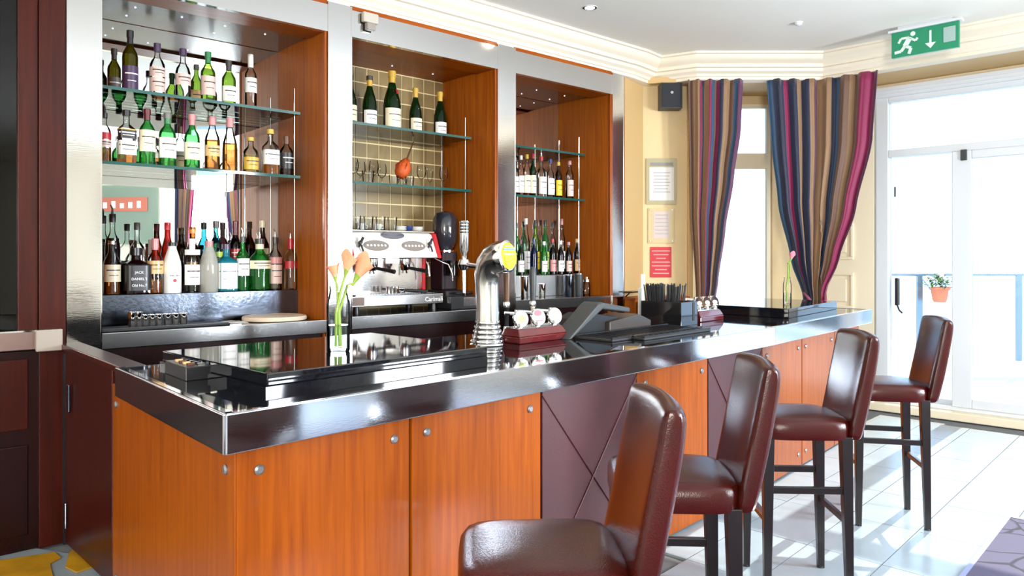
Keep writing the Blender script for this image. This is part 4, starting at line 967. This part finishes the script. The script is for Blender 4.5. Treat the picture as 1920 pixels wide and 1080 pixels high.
# ================================================================ on the back counters
S1 = bbs(660, .2); cm = thing('coffee_machine', 'two group white and red espresso machine on the middle counter', 'coffee machine', bb(S1, .2, 1.095), ABB)
Wm = .80
for x in (.06, Wm-.06):
    for y in (.05, .40): spin([(.025, 0), (.02, .05)], 'black', 'foot', cm, (x, y, 0), 14)
B((0, 0, .05), (Wm, .46, .125)).build('drip_tray', 'steel', cm, bevel=.004)
B((.04, .02, .125), (Wm-.04, .30, .131)).build('drip_grid', 'steel_worn', cm)
gl_ = MB()
for k in range(28): gl_.box((.05+k*.025, .03, .131), (.06+k*.025, .29, .134))
gl_.build('grid_bars', 'steel', cm)['kind'] = 'stuff'
B((.03, .28, .125), (Wm-.03, .46, .42)).build('back_panel', 'steel_bright', cm, bevel=.004)
B((0, .24, .12), (.035, .47, .44)).build('side_panel', 'red_gloss', cm, bevel=.006); B((Wm-.035, .24, .12), (Wm, .47, .44)).build('side_panel', 'red_gloss', cm, bevel=.006)
def slab_yz(poly, x0, x1):     # polygon in (depth, up) extruded along x
    T = Matrix(((0, 0, 1, 0), (1, 0, 0, 0), (0, 1, 0, 0), (0, 0, 0, 1)))
    return MB().prism(poly, x0, x1, T)
hp = [(.03, .42), (.05, .41), (.46, .41), (.46, .60), (.14, .60), (.11, .585)]
hb = slab_yz(hp, .035, Wm-.035).build('front_hood', 'white_gloss', cm, bevel=.006)
slab_yz([(.02, .40), (.47, .40), (.47, .61), (.14, .61), (.10, .595)], -.005, .035).build('end_cheek', 'red_gloss', cm, bevel=.008)
slab_yz([(.02, .40), (.47, .40), (.47, .61), (.14, .61), (.10, .595)], Wm-.035, Wm+.005).build('end_cheek', 'red_gloss', cm, bevel=.008)
B((.035, .03, .405), (Wm-.035, .06, .42)).build('hood_trim', 'steel', cm)
B((0, .12, .60), (Wm, .47, .612)).build('cup_tray', plain('tray_brown', '#8f7f70', .3, metal=.7), cm, bevel=.003)
TH = math.atan2(.585-.42, .11-.03)      # slope of the hood face
def hood(x, k):   # point on hood face at height fraction k
    return Vector((x, .03+.08*k-.002, .42+.165*k))
def oval(x, k, a, b, mat, nm, par, off=0, th=.004):
    T = Matrix.Translation(hood(x, k) + Vector((0, -.004-off, .001))) @ Matrix.Rotation(TH, 4, 'X')
    return MB().lathe([(1, 0), (.97, th/2), (.001, th/2)], 28, T @ Matrix.Diagonal((a, b, 1.0, 1))).build(nm, mat, par, smooth=40)
plain('key_grey', '#857c76', .35)
for x in (.235, Wm-.235):
    kp = oval(x, .45, .108, .044, 'key_grey', 'key_pad', hb)
    for q in range(6): oval(x-.075+.03*q, .45, .009, .009, 'white_gloss', 'key', kp, .003)
oval(Wm/2, .93, .105, .032, plain('badge_slate', '#5f6068', .3), 'badge', hb)
for x, sgn in ((.095, -1), (Wm-.095, 1)):
    T = Matrix.Translation(hood(x, .52) + Vector((0, -.012, .004)))
    kn = MB().lathe([(.014, 0), (.014, .02), (.009, .024)], 12, T @ RX(64)).build('steam_knob', 'black', hb, smooth=40)
    MB().tube([hood(x, .5)+Vector((-.015, -.025, -.02)), hood(x, .5)+Vector((.02, -.025, .05))], [.008, .010], 8).tube([hood(x, .42)+Vector((0, -.025, .01)), hood(x, .3)+Vector((.012, -.025, -.02))], .007, 8).build('knob_lever', 'black', kn)
for x, hdl in ((.25, 1), (.54, 0)):
    gh = spin([(.042, 0), (.045, .02), (.045, .06), (.032, .075)], 'chrome', 'group_head', cm, (x, .15, .335))
    B((x-.03, .15, .36), (x+.03, .30, .40)).build('group_neck', 'steel', gh)
    pf = spin([(.001, -.03), (.030, -.028), (.036, .0)], 'chrome', 'portafilter', cm, (x, .15, .335))
    MB().tube([(x+.02, .12, .325), (x+.06, .03, .31), (x+.085, -.03, .30)], [.012, .014, .017], 10).build('handle', 'black', pf, smooth=60)
    MB().tube([(x-.01, .15, .31), (x-.02, .15, .285)], .007).tube([(x+.01, .15, .31), (x+.02, .15, .285)], .007).build('spout', 'chrome', pf)
lp = spin([(.030, 0), (.036, .01), (.036, .035), (.03, .035)], 'chrome', 'loose_portafilter', cm, (.47, .10, .135))
MB().tube([(.50, .10, .155), (.56, .07, .150), (.66, .03, .142)], [.010, .013, .016], 10).build('handle', 'black', lp, smooth=60)
for k in range(3): spin([(.016, 0), (.020, .05), (.018, .05)], 'steel', 'basket', cm, (.40+.035*k, .16, .135), 14)
MB().tube([(.70, .10, .41), (.71, .07, .34), (.715, .06, .26)], .007).build('water_spout', 'chrome', cm)
MB().tube([(Wm-.02, .12, .41), (Wm+.03, .06, .37), (Wm+.07, .03, .35), (Wm+.10, .02, .28), (Wm+.105, .02, .22)], .006).build('steam_wand', 'chrome', cm, smooth=60)
MB().tube([(.06, .10, .41), (.07, .06, .36), (.075, .05, .25)], .006).build('steam_wand', 'chrome', cm, smooth=60)
text('Carimali', .05, 'white_text', cm, facing((Wm-.09, -.002, .083)), depth=.001)
B((.004, -.004, .058), (.10, 0, .12)).build('brown_badge', 'brown_handle', cm)
# tumblers and cups on the machine
def tumbler(p, r, h, lab, group, mat='clear_thin', nm='tumbler'):
    t = thing(nm, lab, 'glass', p, ABB, group)
    MB().lathe([(r*.8, 0), (r, h), (r*.94, h), (r*.76, .006), (.001, .006)], 18).build('glass_wall', mat, t, smooth=50)
    spin([(r*.8, 0), (r*.82, .008), (.001, .008)], 'clear', 'glass_base', t, n=18)
ZC = 1.095+.612
for k in range(5):
    tumbler(bb(S1+.04+.105*k, .2+.20, ZC), .038, .105, ['first', 'second', 'third', 'fourth', 'fifth'][k] + ' clear tumbler from the left on top of the coffee machine', 'tumblers on the coffee machine')
for k in range(3):
    c = thing('coffee_cup', ['white cup at the left on the coffee machine, between tumblers', 'white cup in the middle on the coffee machine', 'white cup nearest the blue one on the coffee machine'][k], 'cup', bb(S1+.10+.15*k, .2+.32, ZC), ABB, 'cups on the coffee machine')
    spin([(.022, 0), (.030, .012), (.042, .055), (.039, .055), (.02, .01), (.001, .01)], 'porcelain', 'cup_bowl', c)
    MB().tube([(.038, 0, .045), (.06, 0, .04), (.058, 0, .02), (.034, 0, .018)], .004, 8).build('cup_handle', 'porcelain', c, smooth=60)
c = thing('coffee_cup', 'dark blue cup lying between white saucers on the coffee machine', 'cup', bb(S1+.62, .2+.22, ZC+.0), ABB)
spin([(.02, 0), (.032, .02), (.036, .045), (.032, .045), (.001, .02)], 'paint_blue', 'cup_bowl', c)
MB().tube([(.034, 0, .035), (.05, 0, .03), (.032, 0, .015)], .004, 8).build('cup_handle', 'paint_blue', c)
for k, x in enumerate((.54, .70)):
    s = thing('saucer_stack', ['stack of white saucers left of the blue cup', 'stack of white saucers right of the blue cup'][k], 'saucer', bb(S1+x, .2+.22, ZC), ABB)
    for q in range(3): spin([(.03, 0), (.05, .008), (.056, .014), (.03, .006)], 'porcelain', 'saucer', s, (0, 0, .012*q))
# grinder and knock box
gr = thing('coffee_grinder', 'dark coffee grinder with a smoked hopper, right of the espresso machine', 'grinder', bb(bbs(834, .42), .42, 1.095), ABB)
B((-.09, -.14, 0), (.10, .12, .14)).build('grinder_base', 'black', gr, bevel=.01)
MB().box((-.07, -.06, .14), (.08, .11, .46)).build('grinder_body', plain('grinder_dark', '#241c22', .25), gr, bevel=.012)
spin([(.05, 0), (.05, .10), (.045, .12)], 'pane_dark', 'dosing_chamber', gr, (.0, -.10, .26))
spin([(.055, .46), (.075, .50), (.098, .54), (.10, .72), (.075, .77), (.02, .785), (.001, .79)], plain('hopper_smoke', '#2a2b33', .12, coat=.6), 'hopper', gr)
spin([(.052, .44), (.09, .45), (.09, .465), (.05, .47)], 'chrome', 'collar', gr)
kb = thing('knock_box', 'black knock box with a steel drawer front beside the grinder', 'knock box', bb(bbs(865, .15), .12, 1.095), ABB)
B((-.12, 0, .0), (.17, .28, .10)).build('box', 'black', kb, bevel=.004)
B((.0, -.006, .02), (.165, 0, .09)).build('drawer_front', 'steel', kb, bevel=.003)
spin([(.012, 0), (.012, .16)], 'black', 'knock_bar', kb, (0, .1, .12), 12, RY(90))
# notice on the wood side panel
no = thing('coffee_notice', 'white printed notice on the wood panel beside the grinder', 'notice', bb(2.977, .32, 1.50), ABB+math.pi/2)
B((-.20, .0, 0), (.20, .004, .40)).build('sheet', 'paper', no); B((-.18, .004, .355), (.18, .0055, .38)).build('heading', 'dark_ink', no)
for r_ in range(2):
    for k in range(3): B((-.17+.12*k, .004, .245-.14*r_), (-.10+.12*k, .0055, .30-.14*r_)).build('picture', 'paper_text', no)
    B((-.18, .004, .215-.14*r_), (.18, .0052, .225-.14*r_)).build('print_line', 'paper_text', no)
B((-.17, .004, .02), (-.06, .0055, .05)).build('print_line', 'dark_ink', no)
# wine glasses on the lower middle shelf
def stem_glass(p, s, lab, kind=0):
    t = thing('wine_glass', lab, 'glass', p, ABB, 'glasses on the lower middle shelf')
    spin([(.034*s, 0), (.034*s, .003), (.006*s, .008), (.004*s, .02), (.004*s, .075*s), (.008*s, .085*s)], 'clear', 'glass_stem', t, n=18)
    pr = [(.008, .083), (.03, .10), (.038, .13), (.036, .165), (.030, .195)] if kind == 0 else [(.008, .08), (.018, .095), (.024, .13), (.027, .20)]
    spin([(a*s, b*s) for a, b in pr], 'clear_thin', 'glass_bowl', t, n=18, cap=False)
gx = [663, 676, 701, 716, 790, 806, 832]
glb = ['wine glass at the left end of the lower middle shelf', 'second wine glass from the steel pilaster, lower middle shelf', 'wine glass left of the orange brush, further back', 'wine glass just left of the orange brush', 'wine glass right of the orange brush', 'tall flute right of the orange brush', 'wine glass at the right end of the lower middle shelf']
for k, px in enumerate(gx):
    stem_glass(bb(bbs(px, .36+.12*(k % 2)), .36+.12*(k % 2), E2), .98, glb[k], 1 if k == 5 else 0)
for k, px in enumerate((690, 738, 768)):
    p = bb(bbs(px, .30), .30, E2)
    tumbler(p, .046 if k == 0 else .036, .10 if k == 0 else .085, ['round tumbler on the lower middle shelf, under the silver labelled champagne', 'small tumbler below the orange brush head', 'small tumbler right of the orange brush, lower middle shelf'][k], 'tumblers on the lower middle shelf')
br = thing('ornamental_brush', 'orange brush with a brown handle leaning on the lower middle shelf', 'brush', bb(bbs(755, .42), .42, E2), ABB)
TB = Matrix.Translation((0, 0, .15)) @ RY(24)
MB().lathe([(.012, .095), (.045, .06), (.060, .02), (.056, -.03), (.035, -.065), (.001, -.07)], 18, TB).build('brush_head', 'orange_brush', br, smooth=60)
for k in range(7):
    a = math.pi*2*k/7; MB().tube([TB @ Vector((.014*math.cos(a), .014*math.sin(a), .095)), TB @ Vector((.063*math.cos(a), .063*math.sin(a), .02)), TB @ Vector((.030*math.cos(a), .030*math.sin(a), -.068))], .006, 6).build('bristle_bundle', plain('brush_dark', '#a8400f', .6), br)
MB().tube([TB @ Vector((0, 0, .08)), TB @ Vector((0, 0, .25))], [.008, .006], 8).build('brush_handle', 'brown_handle', br)
spin([(.03, 0), (.036, .075), (.033, .075), (.001, .01)], 'clear_thin', 'brush_stand', br, n=18)
# left counter: measures on a mat, round board, papers
mt = thing('counter_mat', 'black rubber mat under the steel measures', 'bar mat', bb(.175, .06, 1.085), ABB)
B((0, 0, 0), (.72, .24, .012)).build('mat_base', 'black_matt', mt, bevel=.006); B((.01, .01, .012), (.71, .02, .018)).build('mat_lip', 'black', mt)
for k, px in enumerate((248, 260, 272, 285, 298, 314, 329, 344)):
    p = bb(bbs(px, .19), .19, 1.098); h = .085 if k < 2 else .066
    t = thing('spirit_measure', ['first steel spirit measure from the left, a tall one', 'second steel spirit measure, the other tall one', 'third steel spirit measure in the row', 'fourth steel spirit measure in the row', 'fifth steel spirit measure in the row', 'sixth steel spirit measure in the row', 'seventh steel spirit measure in the row', 'last steel spirit measure at the right of the row'][k], 'measure', p, ABB, 'steel spirit measures')
    spin([(.019, 0), (.021, .003), (.023, h), (.021, h), (.018, .006), (.001, .006)], 'chrome', 'cup_wall', t, n=18); spin([(.023, h-.004), (.0245, h-.003), (.0245, h), (.0225, h)], 'steel', 'rim', t, n=18, cap=False)
bd_ = thing('round_board', 'round cream serving board on the left counter', 'board', bb(bbs(515, .22), .22, 1.085), ABB)
spin([(.19, 0), (.205, .006), (.207, .022), (.20, .030), (.001, .030)], plain('board_cream', '#e6d3bc', .5), 'disc', bd_, n=48)
spin([(.195, .030), (.196, .032), (.188, .032), (.187, .030)], plain('board_edge', '#c9ad8c', .5), 'groove', bd_, n=48, cap=False)
pp = thing('papers', 'loose white papers left of the round board', 'paper', bb(bbs(425, .2), .15, 1.0865), ABB)
B((0, 0, 0), (.12, .16, .002)).build('sheet', 'paper', pp); MB().box((0, 0, .002), (.12, .16, .004), RZ(14)).build('sheet', 'paper', pp)
kn = thing('bar_knife', 'long thin steel knife standing among the back row of spirits', 'knife', bb(bbs(281, .56), .56, L1), ABB)
B((-.008, 0, .0), (.008, .002, .24)).build('blade', 'steel', kn); B((-.01, -.004, .24), (.01, .006, .34)).build('handle', 'brown_handle', kn, bevel=.003)
# ================================================================ on the walls
spk = thing('wall_speaker', 'small black loudspeaker high on the cream wall', 'speaker', (X(1257, 7.2), 7.29, 2.95), 0)
B((-.105, -.15, 0), (.105, 0, .25)).build('cabinet', 'grey_dark', spk, bevel=.006); B((-.095, -.158, .01), (.095, -.15, .24)).build('grille', plain('speaker_cloth', '#23252c', .8), spk, bevel=.003)
spin([(.014, 0), (.014, .006)], 'chrome', 'emblem', spk, (.0, -.16, .15), 16, RX(90))
YN = 7.295
def wz(y): return EYE+(HOR-y)*YN/FPX
def wx(px): return X(px, YN)
n1 = thing('framed_licence', 'white printed sheet in a pale glass frame below the speaker', 'notice', (wx(1240), YN, 0))
def rel(px): return wx(px)-wx(1240)
B((rel(1211), -.012, wz(383)), (rel(1268), 0, wz(297))).build('glass_frame', plain('frame_pale', '#aea583', .25), n1, bevel=.003)
B((rel(1217), -.015, wz(376)), (rel(1263), -.012, wz(314))).build('sheet', 'paper', n1); B((rel(1219), -.015, wz(311)), (rel(1261), -.012, wz(305))).build('heading', 'paper_text', n1)
for k in range(7): B((rel(1224+k % 3), -.0165, wz(325+6*k)), (rel(1256-2*(k % 3)), -.015, wz(323.6+6*k))).build('print_line', plain('print_pale', '#a8a4a4', .7), n1)
n2 = thing('clear_notice', 'clear plate with faint print and four screws, above the red notice', 'notice', (wx(1240), YN, 0))
B((rel(1215), -.008, wz(456)), (rel(1264), 0, wz(390))).build('plate', plain('plate_cream', '#cdb98f', .2, coat=.3), n2, bevel=.002)
B((rel(1225), -.0095, wz(447)), (rel(1255), -.008, wz(397))).build('sheet', plain('sheet_lilac', '#c9b9b4', .6), n2)
for k in range(6): B((rel(1228), -.011, wz(404+7*k)), (rel(1252), -.0095, wz(402.6+7*k))).build('print_line', 'print_pale', n2)
for a, b in ((1219, 394), (1260, 394), (1219, 452), (1260, 452)): spin([(.009, 0), (.007, .006)], 'steel', 'screw', n2, (rel(a), -.008, wz(b)), 10, RX(90))
n3 = thing('red_notice', 'red notice with lines of white print on the cream wall', 'notice', (wx(1240), YN, 0))
B((rel(1219), -.006, wz(520)), (rel(1259), 0, wz(463))).build('plate', 'red_sign', n3, bevel=.002)
for k, (a, b) in enumerate(((1222, 1256), (1225, 1253), (1230, 1248), (1222, 1256), (1222, 1256), (1228, 1250), (1224, 1254))): B((rel(a), -.0075, wz(471.4+7*k)), (rel(b), -.006, wz(469.6+7*k))).build('print_line', plain('print_rose', '#e0a0a0', .5), n3)
wb = thing('wall_bracket', 'small dark bracket shelf beside the last steel pilaster', 'bracket', (X(1180, 6.95), 6.95, wz(545)), .9)
B((-.10, -.09, 0), (.10, .02, .012)).build('plate', 'leg_wood', wb); MB().tube([(-.08, -.05, 0), (-.08, .02, -.06)], .006).build('stay', 'leg_wood', wb)
sk = thing('light_switch', 'narrow black switch above the orange cabinet', 'switch', (wx(1216), YN, wz(556)))
B((-.022, -.015, 0), (.022, 0, .085)).build('plate', 'black', sk, bevel=.003); B((-.01, -.02, .03), (.01, -.015, .055)).build('rocker', 'grey_dark', sk)
# exit sign under the ceiling
ex = thing('exit_sign', 'green emergency exit sign with a running man and an arrow', 'exit sign', (X(1733, 6.02), 6.02, 0), ADD-.02)
zt = 3.385; zb_ = 3.175; hw = .25
B((-hw, 0, zb_), (hw, .035, zt)).build('sign_box', 'green_sign', ex, bevel=.003)
B((-hw-.02, -.02, zt), (hw+.02, .06, zt+.018)).build('top_rail', 'white_paint', ex); B((-.2, 0, zt+.018), (.2, .04, CEIL)).build('hanger', 'white_paint', ex)
fig = MB(); zc_ = (zt+zb_)/2; x0 = -.135
def st2(pts, wd): 
    for (a, b), (c, d) in zip(pts, pts[1:]):
        n = Vector((-(d-b), c-a)).normalized()*wd
        fig.prism([(a+n.x, b+n.y), (c+n.x, d+n.y), (c-n.x, d-n.y), (a-n.x, b-n.y)], 0, .002, Matrix.Translation((x0, 0, zc_)) @ RX(90))
fig.lathe([(.019, 0), (.019, .002)], 14, Matrix.Translation((x0+.05, 0, zc_+.07)) @ RX(90))
st2([(.03, .045), (-.01, -.02)], .020); st2([(.025, .04), (.07, .01), (.085, .03)], .009); st2([(.02, .045), (-.04, .045), (-.06, .01)], .009)
st2([(-.01, -.02), (.035, -.045), (.02, -.09)], .012); st2([(-.01, -.02), (-.04, -.06), (-.09, -.065)], .012)
fig.build('running_man', 'sign_white', ex)
MB().prism([(-.008, .07), (.008, .07), (.008, -.03), (.04, -.03), (0, -.075), (-.04, -.03), (-.008, -.03)], 0, .002, Matrix.Translation((.045, 0, zc_)) @ RX(90)).build('arrow', 'sign_white', ex)
B((.14, -.002, zc_-.05), (.225, 0, zc_+.07)).build('doorway', 'sign_grey', ex)
# ceiling fittings
def downlight(x, y, lab, power=16):
    d = thing('downlight', lab, 'downlight', (x, y, CEIL), 0, 'recessed ceiling downlights')
    spin([(.055, -.004), (.058, 0), (.04, 0), (.038, -.004)], 'white_paint', 'trim_ring', d, cap=False); spin([(.038, -.003), (.001, -.003)], 'lamp_glow', 'lamp_disc', d)
    l = bpy.data.lights.new('downlight_beam', 'SPOT'); l.energy = power; l.color = (1, .93, .82); l.spot_size = 2.4; l.spot_blend = .8; l.shadow_soft_size = .04
    o = bpy.data.objects.new('downlight_beam', l); COL.objects.link(o); o.parent = d; o.location = (0, 0, -.02)
downlight(.60, 5.68, 'recessed ceiling downlight above the bar')
sd = thing('smoke_detector', 'small white detector on the ceiling above the bay window', 'detector', (X(1497, 6.04), 6.04, CEIL))
spin([(.03, 0), (.028, -.02), (.012, -.03), (.001, -.03)][::-1], 'white_paint', 'cover', sd); spin([(.036, -.004), (.036, 0)], 'plaster', 'base', sd)
# ================================================================ on the floor
cpt = thing('carpet', 'purple grey patterned carpet at the lower right corner', 'carpet', (2.86, 4.22, 0), ABF)
def carpet_mat():
    m, nt, b = newmat('carpet'); tc = nd(nt, 'ShaderNodeTexCoord'); mp = nd(nt, 'ShaderNodeMapping'); mp.inputs['Scale'].default_value = (1, 1, 1)
    nt.links.new(tc.outputs['Object'], mp.inputs[0])
    n = nd(nt, 'ShaderNodeTexNoise'); n.inputs['Scale'].default_value = 2.2; n.inputs['Detail'].default_value = 1; nt.links.new(mp.outputs[0], n.inputs['Vector'])
    wv = nd(nt, 'ShaderNodeTexVoronoi', feature='DISTANCE_TO_EDGE'); wv.inputs['Scale'].default_value = 3.4
    ad_ = nd(nt, 'ShaderNodeMixRGB', blend_type='ADD'); ad_.inputs[0].default_value = .6; nt.links.new(mp.outputs[0], ad_.inputs[1]); nt.links.new(n.outputs[1], ad_.inputs[2]); nt.links.new(ad_.outputs[0], wv.inputs['Vector'])
    r = nd(nt, 'ShaderNodeValToRGB'); e = r.color_ramp.elements; e[0].position = .02; e[0].color = srgb('#15132a'); e[1].position = .05; e[1].color = srgb('#46425a')
    nt.links.new(wv.outputs[0], r.inputs[0]); nt.links.new(r.outputs[0], b.inputs['Base Color']); b.inputs['Roughness'].default_value = .95
    M['carpet'] = m
carpet_mat()
B((-6.2, -2.4, 0), (0, 0, .010)).build('pile', 'carpet', cpt)
MB().box((-6.2, 0, 0), (0.02, .022, .013)).box((0, -2.4, 0), (.02, 0, .013)).build('edging', plain('edging', '#8a86a8', .3, metal=.7), cpt)
ys = thing('yellow_floor_sheet', 'worn yellow sheet with black and red print at the lower left corner', 'floor sheet', (-2.35, 3.5, .0))
MB().prism([(-.75, -.15), (-.40, .03), (.03, .235), (.10, .17), (.09, .10), (.22, -.08), (.10, -.5), (-.5, -.6)], 0, .006).build('sheet', 'floor_yellow', ys)
MB().prism([(-.26, .075), (-.20, .105), (-.10, -.05), (-.16, -.08)], .006, .008).build('print_block', 'floor_dirt', ys); MB().prism([(-.36, .03), (-.31, .05), (-.2, -.12), (-.25, -.14)], .006, .008).build('print_block', 'paint_maroon', ys)
y2 = thing('yellow_floor_offcut', 'yellow offcut of floor sheet beside the bar gate foot', 'floor sheet', (-2.2, 3.7, 0))
MB().prism([(-.07, .17), (-.02, .17), (.19, -.11), (.13, -.2), (.04, -.14), (-.04, .02)], 0, .006).build('sheet', 'floor_yellow', y2)
